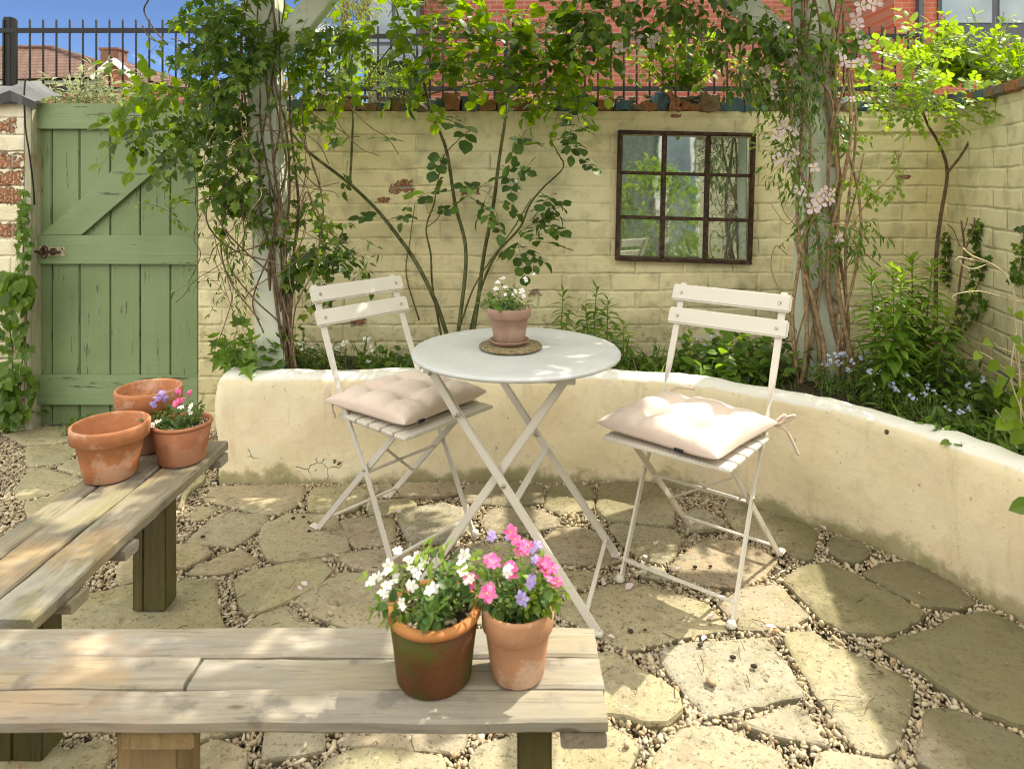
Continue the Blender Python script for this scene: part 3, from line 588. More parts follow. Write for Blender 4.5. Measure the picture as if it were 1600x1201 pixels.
pier=empty('brick_pier',((PX0+PX1)/2,WY,0),'peeling white brick pier with red bricks showing left of the green gate','wall')
wall_sheet(MB(),(PX0,WY),(PX1,WY),-.05,1.57,.25).build('wall',M['pier'],pier)
ld=MB(); a=(PX0-.05,1.60); 
vs=[]; 
prof=[(-.03,-.02),(-.035,.03),(.06,.085),(.16,.10),(.27,.07)]
xs=[PX0-.05,-2.62,-2.50,-2.44,-2.40,-2.33,-2.28]; dz=[.03,.03,.02,.035,.07,.03,-.01]
for i,xx in enumerate(xs):
    for (yy,z2) in prof: vs.append((xx,WY+yy-(.02 if i in(3,5) else 0),1.56+z2*(1 if i<5 else .7)+dz[i]*.6+U(-.004,.004)))
fs=[]
for i in range(len(xs)-1):
    for j in range(len(prof)-1): fs.append((i*5+j,(i+1)*5+j,(i+1)*5+j+1,i*5+j+1))
ld.add(vs,fs).build('lead_cap',M['lead'],pier)
cb=MB().tube(spline([P(40,122,3.27),P(38,150,3.26),P(40,200,3.265),P(46,240,3.265),P(52,290,3.27),P(54,320,3.29)]),.004,5); tag(cb.build('cable',M['black']),'thin black cable running down from the lead cap beside the gate','cable')
# ------------------------------------------------------------------ planter
fl=[(-1.2,3.29),(-1.2,3.1),(-1.2,2.85),(-1.185,2.755),(-1.1,2.74),(-.8,2.742),(-.4,2.75),(0,2.758),(.354,2.754),(.53,2.72),(.665,2.679),(.799,2.61),(.979,2.457),(1.105,2.352),(1.21,2.242),(1.30,2.118),(1.353,1.991),(1.40,1.869),(1.43,1.6),(1.445,1.3),(1.45,.9)]
cur=spline([V(a,b,0) for a,b in fl],7); prof=[(0,-.06),(0,.02),(0,.08),(0,.14),(0,.20),(0,.26),(0,.32),(.002,.37),(.008,.395),(.022,.411),(.04,.417),(.065,.419),(.09,.417),(.105,.408),(.113,.39),(.115,.30)]
vs=[]; fs=[]; inner=[]
for i,c in enumerate(cur):
    t=(cur[min(i+1,len(cur)-1)]-cur[max(i-1,0)]).normalized(); nrm=Vector((-t.y,t.x,0)); 
    for (o,z) in prof:
        q=c+nrm*(o*1.0); nz=noise.noise(Vector((q.x*4,q.y*4,z*5)))*.018+noise.noise(Vector((q.x*14,q.y*14,z*14)))*.0065
        q=q-nrm*nz*(1 if o<.03 else .4); zz=z+(noise.noise(Vector((q.x*5,q.y*5,2)))*.012+noise.noise(Vector((q.x*18,q.y*18,5)))*.004 if z>.36 else 0); vs.append((q.x,q.y,zz))
    inner.append(c+nrm*.108)
n=len(prof)
for i in range(len(cur)-1):
    for j in range(n-1): fs.append((i*n+j,(i+1)*n+j,(i+1)*n+j+1,i*n+j+1))
pl=MB().add(vs,fs,True).build('raised_planter',M['render']); tag(pl,'curved cream rendered raised bed wall running from the gate round to the right','planter')
tag(MB().ball(P(1388,675,2.235),.0125,3,(1,.75,.95)).build('snail_shell',M['snail']),'dark brown snail clinging to the curved planter face','snail')
# soil bed
outer=[]; m=len(inner); 
sidedir=(Vector((SX1+.08,SY1,0))-Vector((CX,WY,0)))
for i,c in enumerate(inner):
    if c.x<.35: outer.append(Vector((c.x,WY-.001,0)) if c.x>-1.08 else Vector((-1.09+.0*i,WY-.001,0)))
    else:
        t=(i-[k for k,q in enumerate(inner) if q.x>=.35][0])/max(1,(m-1-[k for k,q in enumerate(inner) if q.x>=.35][0]))
        tot=(CX-.35)+sidedir.length; s=t*tot
        outer.append(Vector((.35+s,WY-.001,0)) if s<CX-.35 else Vector((CX,WY,0))+sidedir*min(1,(s-(CX-.35))/sidedir.length)-Vector((.001,0,0)))
vs=[];fs=[];K=14
for i in range(m):
    for k in range(K+1):
        q=inner[i].lerp(outer[i],k/K); vs.append((q.x,q.y,.345+.02*noise.noise(Vector((q.x*9,q.y*9,0)))+.012*noise.noise(Vector((q.x*40,q.y*40,0)))+.02*math.sin(k/K*3.1)))
for i in range(m-1):
    for k in range(K): fs.append((i*(K+1)+k,(i+1)*(K+1)+k,(i+1)*(K+1)+k+1,i*(K+1)+k+1))
tag(MB().add(vs,fs,True).build('soil',M['soil']),'dark crumbly soil filling the raised bed','soil',kind='structure')

# ------------------------------------------------------------------ gate
GY=3.36
def gx(px,D=GY): return (px-800)/F*D
def gz(py,D=GY): return CH-(py-HY)/F*D
gate=empty('garden_gate',(gx(180),GY,.01),'sage green wooden ledged and braced garden gate','gate')
eb=[51,80.5,124,172,218.5,266,309.5]; b=MB()
for i in range(6):
    x0,x1=gx(eb[i])+.0025,gx(eb[i+1])-.0025; z0=gz(664)+U(-.004,.004); z1=gz(165)
    b.box(((x0+x1)/2,GY+.012+U(-.0015,.0015),(z0+z1)/2),(x1-x0,.022,z1-z0),None,.0035)
b.add([(gx(53),GY+.03,gz(660)),(gx(307),GY+.03,gz(660)),(gx(307),GY+.03,gz(168)),(gx(53),GY+.03,gz(168))],[(0,1,2,3)])
b.build('board_panel',M['gate'],gate)
for (y0,y1,xa,xb) in ((162,202,54,308),(368,413,55,309),(587,633,56,309)):
    MB().box(((gx(xa,3.335)+gx(xb,3.335))/2,GY-.0125,(gz(y0,3.335)+gz(y1,3.335))/2),(gx(xb,3.335)-gx(xa,3.335),.023,abs(gz(y0,3.335)-gz(y1,3.335))),Matrix.Rotation(.004,3,'Y'),.003).build('ledge',M['gate_h'],gate)
D=3.335; q=[(62,367),(126,367),(304,213),(304,204),(245,204)]
MB().poly([(gx(x,D),GY-.0,gz(y,D)) for x,y in q],.021,(0,-1,0)).build('brace',M['gate_h'],gate)
lt=MB(); D=3.31; c=((gx(52,D)+gx(98,D))/2,GY-.026,(gz(386,D)+gz(401,D))/2)
la=lt.box(c,(gx(98,D)-gx(56,D),.004,.045),Matrix.Rotation(.04,3,'Y'),.001).build('latch',M['latch_plate'],gate)
lb=MB(); lb.tube([(gx(38,D),GY-.04,c[2]+.002),(gx(92,D),GY-.04,c[2]-.002)],.006,8)
lb.box((gx(64,D),GY-.038,c[2]),(.012,.024,.034),None,.002); lb.box((gx(80,D),GY-.038,c[2]),(.012,.024,.034),None,.002); lb.tube(spline([(gx(66,D),GY-.05,c[2]+.02),(gx(71,D),GY-.058,c[2]+.028),(gx(76,D),GY-.058,c[2]+.012),(gx(72,D),GY-.056,c[2]-.028),(gx(64,D),GY-.054,c[2]-.02)]),.0045,6)
for a in (-1,1): lb.ball((c[0]+.055*a,GY-.03,c[2]+.012*a),.005,1)
ob=lb.build('bolt',M['rust'],gate); ob.parent=la; ob.matrix_parent_inverse=Matrix.Identity(4)
fp=empty('gate_post',(gx(44,3.29),3.29,0),'peeling cream timber gate post beside the brick pier','post')
MB().box(((gx(37.5,3.3)+gx(50.5,3.3))/2,3.335,.79),(gx(50.5,3.3)-gx(37.5,3.3)-.003,.075,1.60),None,.004).build('post',wood_mat('peeling post paint','z',(.55,.52,.40),(.36,.34,.24),(.3,.33,.18),.5,.3),fp)
# ------------------------------------------------------------------ old window mirror
mir=empty('window_mirror',P(1070,308,3.27),'rusty iron nine pane window frame used as a mirror on the cream wall','mirror')
cs=[P(965,203.5,3.285),P(1179,208.5,3.285),P(1172.5,413,3.285),P(960.5,406.5,3.285)]; th=.028
def bil(u,v): return cs[0].lerp(cs[1],u).lerp(cs[3].lerp(cs[2],u),v)
fr=MB(); w=.018
for a,b2 in (((0,0),(1,0)),((1,0),(1,1)),((1,1),(0,1)),((0,1),(0,0))):
    p,q=bil(*a),bil(*b2); d=(q-p).normalized(); ins=Vector((0,1,0)).cross(d)*-1
    cen=bil(.5,.5); mid=(p+q)/2; s=1 if (cen-mid).dot(ins)>0 else -1
    fr.bar(p+ins*s*w/2+d*(w if abs(d.z)>.5 else 0)-Vector((0,.012,0)),q+ins*s*w/2-d*(w if abs(d.z)>.5 else 0)-Vector((0,.012,0)),th,w,ins,.003)
fr.build('frame',M['rust'],mir)
gb=MB()
for u in (.343,.662): gb.bar(bil(u,.03)-V(0,.012,0),bil(u,.97)-V(0,.012,0),.014,.02,(1,0,0),.003)
for v in (.325,.665): gb.bar(bil(.03,v)-V(0,.0135,0),bil(.97,v)-V(0,.0135,0),.012,.016,(0,0,1),.003)
gb.build('glazing_bars',M['rust'],mir)
mm=MB()
for i in range(3):
    for j in range(3):
        us=[.04,.343,.662,.96]; vsx=[.04,.325,.665,.96]; t1,t2=U(-.006,.006),U(-.006,.006)
        q=[bil(us[i],vsx[j]),bil(us[i],vsx[j+1]),bil(us[i+1],vsx[j+1]),bil(us[i+1],vsx[j])]
        c=sum(q,Vector())/4; mm.add([Vector((p.x,p.y-.003+(p.x-c.x)*t1+(p.z-c.z)*t2,p.z)) for p in q],[(0,1,2,3)])
mm.build('mirror_glass',M['mirror'],mir)
# ------------------------------------------------------------------ benches
def plank(mb, x0,x1,y0,y1,z0,z1, axis, bow=.002):
    n=26; vs=[]; fs=[]; bev=.004
    a0,a1=(y0,y1) if axis=='y' else (x0,x1); b0,b1=(x0,x1) if axis=='y' else (y0,y1); sd=U(0,50)
    prof=[(b0+bev,z0),(b0,z0+bev),(b0,z1-bev),(b0+bev,z1)]+[(b0+(b1-b0)*k/6,z1) for k in range(1,6)]+[(b1-bev,z1),(b1,z1-bev),(b1,z0+bev),(b1-bev,z0)]
    k=len(prof)
    for i in range(n+1):
        t=i/n; a=a0+(a1-a0)*t
        if i in (0,n): pass
        for j,(b,z) in enumerate(prof):
            nz=noise.noise(Vector((a*6,b*20,sd)))*.0022+noise.noise(Vector((a*25,b*60,sd)))*.0012; nb=noise.noise(Vector((a*5,sd,z*3)))*.0035+noise.noise(Vector((a*21,sd,z*9)))*.0016
            aa=a+(noise.noise(Vector((b*60,sd,z*40)))*.003 if i in(0,n) else 0)
            vs.append((b+nb,aa,z+nz) if axis=='y' else (aa,b+nb,z+nz))
    for i in range(n):
        for j in range(k):
            j2=(j+1)%k; f=(i*k+j,i*k+j2,(i+1)*k+j2,(i+1)*k+j); fs.append(f if axis=='x' else f[::-1])
    c0=tuple(range(k)); c1=tuple(n*k+j for j in range(k)); fs += [c0[::-1],c1] if axis=='x' else [c0,c1[::-1]]
    mb.add(vs,fs,False)
b1=empty('timber_bench',(-1.01,1.7,0),'weathered plank bench running back beside the gate carrying three clay pots','bench')
s=MB(); plank(s,-.979,-.873,1.245,2.10,.372,.40,'y'); plank(s,-1.083,-.986,1.245,2.098,.373,.401,'y'); plank(s,-1.152,-1.090,1.245,2.095,.371,.399,'y'); s.build('seat',M['bench_y'],b1)
for y in (1.375,1.56,2.06):
    q=MB(); plank(q,-1.14,-.868,y-.028,y+.028,.343,.3695,'x'); q.build('batten',M['bench_x'],b1)
for y in (1.405,1.905):
    l=MB(); l.box((-.9975,y+.032,.17),(.062,.064,.342),None,.003); l.box((-1.0445,y+.032,.17),(.030,.064,.342),None,.003); l.build('leg',M['bench_leg'],b1)
b2=empty('front_bench',(-.5,1.11,0),'pale weathered low plank bench nearest the camera with two flower pots on it','bench')
s=MB(); plank(s,-1.36,.146,1.151,1.224,.379,.400,'x'); plank(s,-.515,.146,1.079,1.147,.379,.399,'x'); plank(s,-1.36,-.521,1.079,1.1475,.380,.4015,'x'); plank(s,-1.36,.1425,1.012,1.075,.379,.4005,'x'); s.build('seat',M['bench_x'],b2)
q=MB(); plank(q,.072,.141,1.018,1.21,.353,.3775,'y'); q.build('batten',M['bench_y'],b2)
q=MB(); plank(q,-.585,-.475,1.02,1.21,.352,.3775,'y'); q.build('batten',M['bench_leg_pale'],b2)
MB().box((.036,1.12,.17),(.055,.075,.352),None,.003).build('leg',M['bench_leg'],b2)
MB().box((-.567,1.10,.17),(.096,.08,.35),None,.003).build('leg',M['bench_leg_pale'],b2)
MB().box((-1.2,1.10,.17),(.096,.08,.35),None,.003).build('leg',M['bench_leg_pale'],b2)
# ------------------------------------------------------------------ pots
def pot_prof(h, rb, rt, band, bandout, lip=.004, wall=.008):
    zb=h-band; rz=rb+(rt-bandout-rb)*(zb/h)
    p=[(0,0),(rb*.9,0),(rb,.004),(rb+(rz-rb)*.5,zb*.5),(rz,zb-.001)]
    if band>0: p+=[(rz+bandout*.75,zb+.001),(rt-lip*.6,zb+.004)]
    p+=[(rt,h-lip*2),(rt-.001,h-lip*.5),(rt-lip,h),(rt-wall,h-.001),(rt-wall-.002,h-.006)]
    p+=[(rb+(rt-rb)*.6-wall,h*.55),(rb*.92-.002,.014),(0,.012)]
    return p
def roll_prof(h, rb, rt, roll):
    r1=rt-roll*.55
    p=[(0,0),(rb*.92,0),(rb,.005),(rb+(r1-rb)*.5,h*.5),(r1,h-roll*2.2)]
    for k in range(9): a=-math.pi*.55+k/8*math.pi*1.4; p.append((rt-roll+roll*math.cos(a),h-roll+roll*math.sin(a)))
    p+=[(rt-roll*2.1,h-roll*1.4),(rb*.9,.016),(0,.014)]
    return p
def pot(t, c, prof, mat, seed=1, seg=56, wob=.006): return MB().lathe(c,prof,seg,wob=wob,seed=seed).build('pot',mat,t)
def mulch(t, c, r, z, n=150, pr=.0042, soil=True):
    pos=[]; 
    for _ in range(n):
        a=U(0,6.283); q=r*math.sqrt(random.random()); pos.append((c[0]+q*math.cos(a),c[1]+q*math.sin(a),z+U(-.002,.003)))
    v,f=pebbles(np.array(pos),RNG.uniform(pr*.7,pr*1.4,n),1); o=npmesh('pebble_topping',v,f,M['pebble'],t); o['kind']='stuff'
    MB().disc(c,r,z-.004).build('soil',M['soil'],t)
z=.402
pa=empty('terracotta_pot',(-1.085,1.845,z),'empty wide terracotta pot with white bloom, nearest of the three on the side bench','plant pot')
pot(pa,(-1.085,1.845,z),pot_prof(.146,.063,.0975,.043,.007),M['terra'],1)
MB().lathe((-1.085,1.845,z),[(0,.045),(.058,.047),(.067,.05)],40).build('dry_soil',M['soil'],pa)
pb=empty('terracotta_pot',(-1.083,2.038,z),'empty tall orange terracotta pot with deep smooth rim standing at the back by the gate','plant pot')
pot(pb,(-1.083,2.038,z),pot_prof(.183,.058,.0925,.068,.008),M['terra'],2)
MB().lathe((-1.083,2.038,z),[(0,.07),(.058,.071),(.064,.075)],40).build('dry_soil',M['soil'],pb)
def flower_mesh(L, c, n, size, petals=5, shape='petal', wid=1.1):
    n=Vector(n).normalized(); u=n.orthogonal().normalized(); w=n.cross(u); a0=U(0,6)
    for k in range(petals):
        a=a0+2*math.pi*k/petals; d=u*math.cos(a)+w*math.sin(a); L.add(Vector(c)+d*size*.08,(d+n*.25).normalized(),n,size*U(.9,1.1),shape,wid)
def bedding(t, c, r, h, nspr, size, mat, lance=False, spread=1.0, stems=True):
    L=Leaves(); S=MB()
    for _ in range(nspr):
        a=U(0,6.283); q=r*.75*math.sqrt(random.random()); p=Vector((c[0]+q*math.cos(a),c[1]+q*math.sin(a),c[2]-.002)); d=Vector((math.cos(a)*q/r*1.2*spread+U(-.3,.3),math.sin(a)*q/r*1.2*spread+U(-.3,.3),1))
        sprig(L,S,p,d,h*U(.5,1.1),random.randint(6,11),size*U(.75,1.2),random.choice(['lance','ovate','ovate']) if not lance else 'lance',.0011,.35,wig=.5,wid=1.2)
    S.build('stem',M['stem'],t); L.build('foliage',mat,t)
def blooms(t, pts, mat, size, n=(0,-.5,.6), cl=3, eye=True, petals=5):
    for (p,s) in pts:
        L=Leaves(); E=MB()
        s*=.86
        for k in range(cl):
            q=Vector(p)+rv()*s*(.8 if cl>1 else 0); nn=(Vector(n)+rv()*.5).normalized(); flower_mesh(L,q,nn,s*U(.8,1.1),petals)
            if eye: E.ball(q+nn*s*.08,s*.13,1)
        f=L.build('flower',mat,t)
        if eye:
            e=E.build('flower_eye',M['yellow'],t); e.parent=f; e.matrix_parent_inverse=Matrix.Identity(4)
pc=empty('potted_flowers',(-.942,1.95,z),'squat dark terracotta pot of small pink and lilac flowers beside the empty pots','potted plant')
c=(-.942,1.95,z); pot(pc,c,roll_prof(.113,.0615,.0815,.0055),M['terra_dark'],3); mulch(pc,c,.072,z+.098,170)
bedding(pc,(c[0]-.012,c[1],z+.099),.042,.065,24,.017,M['leaf_pot'])
blooms(pc,[(P(246,622,1.93),.010),(P(252,614,1.94),.009),(P(241,630,1.93),.008),(P(259,622,1.95),.008)],M['lilac'],1,cl=5)
blooms(pc,[(P(276,614,1.95),.010),(P(297,611,1.95),.010),(P(281,624,1.93),.011),(P(273,630,1.92),.010)],M['hot_pink'],1,cl=3)
blooms(pc,[(P(283,638,1.9),.009),(P(297,634,1.9),.009),(P(296,643,1.89),.008),(P(247,658,1.89),.008),(P(240,662,1.89),.007)],M['white_petal'],1,cl=2)
St=MB()
for a,b in (((278,650),(276,614)),((288,648),(297,611)),((262,645),(250,616)),((300,650),(316,622)),((305,655),(321,610))): St.tube(spline([P(*a,1.95),(P(*a,1.95)+P(*b,1.95))/2+rv()*.006,P(*b,1.95)],5),.0009,4)
St.build('flower_stem',M['stem'],pc)
pd=empty('potted_flowers',(-.126,1.105,.4),'mossy brown terracotta pot of white flowers on the front bench','potted plant')
c=(-.126,1.105,.401); p=pot(pd,c,roll_prof(.114,.060,.0755,.0072),M['terra_moss'],4)
MB().lathe(c,[(.0668,.0975)]+[(.0755-.0075+.0082*math.cos(-math.pi*.55+k/10*math.pi*1.45),.114-.0074+.0082*math.sin(-math.pi*.55+k/10*math.pi*1.45)) for k in range(11)],56,wob=.006,seed=4).build('rim',M['terra_rim'],pd)
mulch(pd,c,.064,.401+.101,120,.0042)
bedding(pd,(c[0],c[1],.507),.045,.07,34,.017,M['leaf_pot'],spread=.7)
Lx=Leaves(); Sx=MB()
for (x0,y0,x1,y1) in ((640,930,575,905),(640,925,583,945),(650,940,606,965),(720,900,728,862),(690,880,700,850),(650,880,655,850),(665,890,672,860),(640,900,622,875),(735,900,745,880)):
    sprig(Lx,Sx,P(x0,y0,1.09),P(x1,y1,1.06)-P(x0,y0,1.09),(P(x1,y1,1.06)-P(x0,y0,1.09)).length,9,.017,'lance',.001,.1,wid=1.5)
Sx.build('stem',M['stem'],pd); Lx.build('foliage',M['leaf_lime'],pd)
blooms(pd,[(P(x,y,d),s) for x,y,d,s in ((609,887,1.05,.0100),(607,912,1.04,.0110),(588,900,1.06,.0075),(637,876,1.06,.008),(645,893,1.05,.0095),(656,880,1.06,.008),(645,912,1.03,.0095),(672,914,1.03,.0095),(648,865,1.1,.009),(722,872,1.09,.012),(726,885,1.08,.01),(576,912,1.06,.008),(622,856,1.1,.008),(662,870,1.08,.008),(598,925,1.04,.008),(730,905,1.05,.009),(630,940,1.04,.008))],M['white_petal'],1,cl=2)
pe=empty('potted_flowers',(.009,1.109,.4),'pale clay pot with thick collar holding bright pink and lilac flowers','potted plant')
c=(.009,1.109,.401); pr=[(0,0),(.039,0),(.0425,.004),(.047,.035),(.0515,.068),(.0535,.074),(.0575,.080),(.0585,.095),(.0590,.108),(.0575,.1135),(.0545,.1145),(.0515,.112),(.050,.10),(.038,.015),(0,.014)]
pot(pe,c,pr,M['terra_pale'],5); mulch(pe,c,.050,.401+.102,90,.004)
bedding(pe,(c[0],c[1],.507),.040,.075,36,.014,M['leaf_pot'],spread=.6)
Lx=Leaves(); Sx=MB()
for k in range(16): 
    a=U(-.2,1.8); sprig(Lx,Sx,(c[0]+U(0,.035),c[1]-U(0,.03),.505),(U(.0,.8),U(-.6,.1),1),U(.04,.075),10,.013,'ovate',.001,.2)
for (x0,y0,x1,y1) in ((775,920,772,842),(790,910,800,850),(820,910,815,860),(845,920,850,868)):
    sprig(Lx,Sx,P(x0,y0,1.12),P(x1,y1,1.14)-P(x0,y0,1.12),(P(x1,y1,1.14)-P(x0,y0,1.12)).length,7,.012,'ovate',.0011,.0)
Sx.build('stem',M['stem'],pe); Lx.build('foliage',M['leaf_lime'],pe)
blooms(pe,[(P(x,y,d),s) for x,y,d,s in ((765,882,1.07,.0125),(763,922,1.05,.0125),(800,885,1.06,.0115),(860,891,1.07,.012),(868,902,1.06,.0115),(853,882,1.08,.01),(735,905,1.07,.011),(818,860,1.1,.0115),(799,838,1.14,.012),(822,852,1.1,.010))],M['hot_pink'],1,cl=3)
blooms(pe,[(P(x,y,d),s) for x,y,d,s in ((818,928,1.045,.0105),(833,913,1.05,.0095),(836,857,1.12,.010),(837,871,1.12,.007),(767,840,1.14,.010),(790,836,1.15,.007))],M['lilac'],1,cl=2)
blooms(pe,[(P(798,892,1.04),.010)],M['white_petal'],1,cl=2)
# ------------------------------------------------------------------ bistro table
TZ=.70; TC=V(.012,2.035,0); th=R(15.5); UX=V(math.cos(th),-math.sin(th),0); WYv=V(math.sin(th),math.cos(th),0)
def TP(u,w,z): return TC+UX*u+WYv*w+V(0,0,z)
tb=empty('bistro_table',TC,'round white folding metal bistro table between the two chairs','table')
MB().lathe((TC.x,TC.y,0),[(0,TZ-.002),(.25,TZ-.0015),(.300,TZ-.001),(.3065,TZ-.003),(.309,TZ-.006),(.309,TZ-.011),(.3065,TZ-.014),(.303,TZ-.013),(.303,TZ-.007),(0,TZ-.006)][::-1],96).build('tabletop',M['table_top'],tb)
def tleg(u0,z0,u1,w,wid=.024,tk=.011,knee=None):
    m=MB(); a=TP(u0,w,z0); b=TP(u1,w,.008); m.bar(a,b,tk,wid,UX,.003); return m,a,b
wn,wf=-.166,.225
rv_=[]
legs=[(-.205,.665,.268,wn),(.185,.672,-.268,wn+.017),(-.205,.665,.268,wf),(.185,.672,-.268,wf-.017)]
for i,(u0,z0,u1,w) in enumerate(legs):
    m,a,b=tleg(u0,z0,u1,w)
    if u0<0:
        m.bar(TP(u0-.004,w-.011,z0+.02),TP(u0+.085,w-.011,z0-.12),.008,.022,UX,.002)
    m.box(b+V(0,0,-.002),(.03,.022,.012),Matrix.Rotation(-th,3,'Z'),.003)
    lg=m.build('leg',M['white'],tb)
    tt=(u0,u1)
    for z1 in ((z0-.005,z0-.115,.365) if u0<0 else (z0-.01,)):
        t=(z0-z1)/(z0-.008); p=TP(u0+(u1-u0)*t,w-(.017 if u0<0 and z1>.4 else .008),z1); r=MB().lathe((0,0,0),[(0,.0035),(.0045,.003),(.0062,0),(.0062,-.004)][::-1],14)
        r.v=[tuple(p+UX*v[0]+V(0,0,1)*v[1]-WYv*v[2]) for v in r.v]; ob=r.build('rivet',M['steel'],tb); ob.parent=lg; ob.matrix_parent_inverse=Matrix.Identity(4)
def lp(k,t): u0,z0,u1,w=legs[k]; return TP(u0+(u1-u0)*t,w,z0+(.008-z0)*t)
for (a,b,t) in ((0,2,.52),(0,2,.935),(1,3,.52),(1,3,.935)):
    MB().bar(lp(a,t),lp(b,t),.020 if t<.6 else .012,.005 if t<.6 else .010,(0,0,1),.0015).build('crossbar',M['white'],tb)
for w in (wn-.004,wf+.004):
    MB().bar(TP(-.225,w,TZ-.034),TP(.21,w,TZ-.034),.014,.018,(0,0,1),.002).build('top_rail',M['white'],tb)
# mat, saucer, pot on the table
mc=(-.004,2.045); tag(MB().lathe((mc[0],mc[1],TZ),[(0,0),(.09,0),(.0945,.003),(.0945,.007),(.092,.0095),(0,.0095)],56,wob=.012,seed=3).build('cork_mat',M['cork']),'round brown cork mat under the pot on the table','mat')
sz=TZ+.0105
tag(MB().lathe((mc[0]-.004,mc[1]+.008,sz),[(0,0),(.05,0),(.0605,.011),(.0615,.013),(.0585,.0135),(.050,.005),(0,.005)],48).build('plant_saucer',M['terra_pink']),'washed terracotta saucer on the cork mat','saucer')
pf=empty('potted_flowers',(mc[0]-.004,mc[1]+.008,sz+.006),'washed pink terracotta pot of tiny white flowers standing on the table','potted plant')
c=(mc[0]-.004,mc[1]+.008,sz+.006); pot(pf,c,pot_prof(.104,.046,.0665,.032,.005,.003,.006),M['terra_pink'],6); mulch(pf,c,.056,c[2]+.096,110,.0038)
bedding(pf,(c[0]-.015,c[1],c[2]+.096),.040,.065,28,.016,M['leaf_pot'],spread=1.1)
blooms(pf,[(P(x,y,d),s) for x,y,d,s in ((775,440,2.03,.010),(785,434,2.03,.009),(774,452,2.0,.008),(790,449,2.0,.008),(822,436,2.06,.0085),(818,456,2.0,.009),(816,461,2.0,.008),(800,462,1.99,.007),(832,428,2.06,.007),(806,455,2.02,.007),(788,462,1.98,.007))],M['white_petal'],1,cl=2)
# ------------------------------------------------------------------ folding chairs and cushions
def chair(c, fa, sa, label, flip):
    fd=V(math.cos(fa),math.sin(fa),0); sd=V(math.cos(sa),math.sin(sa),0); c=V(*c,0)
    def X(f,s,z): return c+fd*f+sd*s+V(0,0,z)
    t=empty('folding_chair',c,label,'chair','white folding bistro chairs')
    UPR=[(.195,.004),(.06,.27),(-.055,.45),(-.11,.56),(-.165,.68),(-.235,.842)]
    for s in (-.170,.170):
        m=MB()
        # lower flat part, a twist above the seat, then the back upright turned to face forwards
        n=26; vs=[]; fs=[]; 
        for i in range(n+1):
            u=i/n; zz=.004+u*(.842-.004); 
            for k in range(len(UPR)-1):
                if UPR[k][1]<=zz+1e-6<=UPR[k+1][1]+1e-3: q=(zz-UPR[k][1])/(UPR[k+1][1]-UPR[k][1]); f=UPR[k][0]+(UPR[k+1][0]-UPR[k][0])*q
            tw=min(max((zz-.50)/.09,0),1)*math.pi/2; hw,ht=.0105,.0035
            if .50<zz<.59: hw=.0095
            for a,b in ((-hw,-ht),(hw,-ht),(hw,ht),(-hw,ht)):
                ff=a*math.cos(tw)-b*math.sin(tw); ss=a*math.sin(tw)+b*math.cos(tw); vs.append(X(f+ff,s+ss,zz))
        for i in range(n):
            for k in range(4): fs.append((i*4+k,i*4+(k+1)%4,(i+1)*4+(k+1)%4,(i+1)*4+k))
        fs += [(3,2,1,0),(n*4,n*4+1,n*4+2,n*4+3)]
        m.add(vs,fs); l=m.build('front_leg',M['white'],t)
        ft=MB(); ft.lathe(X(.203,s,0),[(0,0),(.013,0),(.0145,.004),(.012,.013),(.008,.018),(0,.018)],16); o=ft.build('foot_cap',M['white'],t); o.parent=l; o.matrix_parent_inverse=Matrix.Identity(4)
        s2=s*.9; m=MB(); a=X(-.232,s2,.006); b=X(.175,s2,.425); m.bar(a,b,.007,.021,fd,.0015); l2=m.build('rear_leg',M['white'],t)
        ft=MB(); ft.box(X(-.249,s2,.006),(.045,.024,.010),Matrix.Rotation(fa,3,'Z'),.004); o=ft.build('foot_cap',M['white'],t); o.parent=l2; o.matrix_parent_inverse=Matrix.Identity(4)
        tt=.245; p=X(.048,s*1.0+(.005 if s>0 else -.005),.289); r=MB().lathe((0,0,0),[(0,.003),(.004,.0025),(.0055,0),(.0055,-.003)][::-1],12); sg=1 if s>0 else -1
        r.v=[tuple(p+fd*v[0]+V(0,0,1)*v[1]+sd*sg*v[2]) for v in r.v]; o=r.build('rivet',M['steel'],t); o.parent=l; o.matrix_parent_inverse=Matrix.Identity(4)
        MB().bar(X(-.095,s*.97,.428),X(.225,s*.97,.428),.006,.016,(0,0,1),.0015).build('seat_rail',M['white'],t)
    for (a,b,w,k) in ((X(.180,-.168,.055),X(.180,.168,.055),.013,.006),(X(-.19,-.151,.05),X(-.19,.151,.05),.013,.006),(X(.03,-.151,.268),X(.03,.151,.268),.016,.004),
                      (X(-.095,-.151*flip,.146),X(.12,.151*flip,.372),.013,.004)):
        MB().bar(a,b,w,k,(0,0,1),.0012).build('crossbar',M['white'],t)
    seat=MB()
    for i in range(6):
        f=.240-i*.0605; hs=.192 if f>-.03 else .160
        seat.box(X(f,0,.442),(.054,2*hs,.011),Matrix((fd,sd,V(0,0,1))).transposed(),.0028)
    seat.build('seat',M['white'],t)
    for (z0,f0) in ((.813,-.221),(.738,-.190)):
        lean=Matrix((V(fd.x,fd.y,.43).normalized(),sd,V(-fd.x*.43,-fd.y*.43,1).normalized())).transposed()
        sl=MB().box(X(f0+.0125,0,z0),(.011,.400,.056),lean,.005).build('backrest_slat',M['white'],t)
        for s in (-.165,.165):
            p=X(f0+.019,s,z0+.0015); r=MB().lathe((0,0,0),[(0,.001),(.0035,.001),(.0042,.0018),(.0058,.0014),(.006,-.002)][::-1],14); nx=V(fd.x,fd.y,.43).normalized(); nz=V(-fd.x*.43,-fd.y*.43,1).normalized()
            r.v=[tuple(p+sd*v[0]+nz*v[1]+nx*v[2]) for v in r.v]; o=r.build('bolt',M['steel'],t); o.parent=sl; o.matrix_parent_inverse=Matrix.Identity(4)
    return X,fd,sd
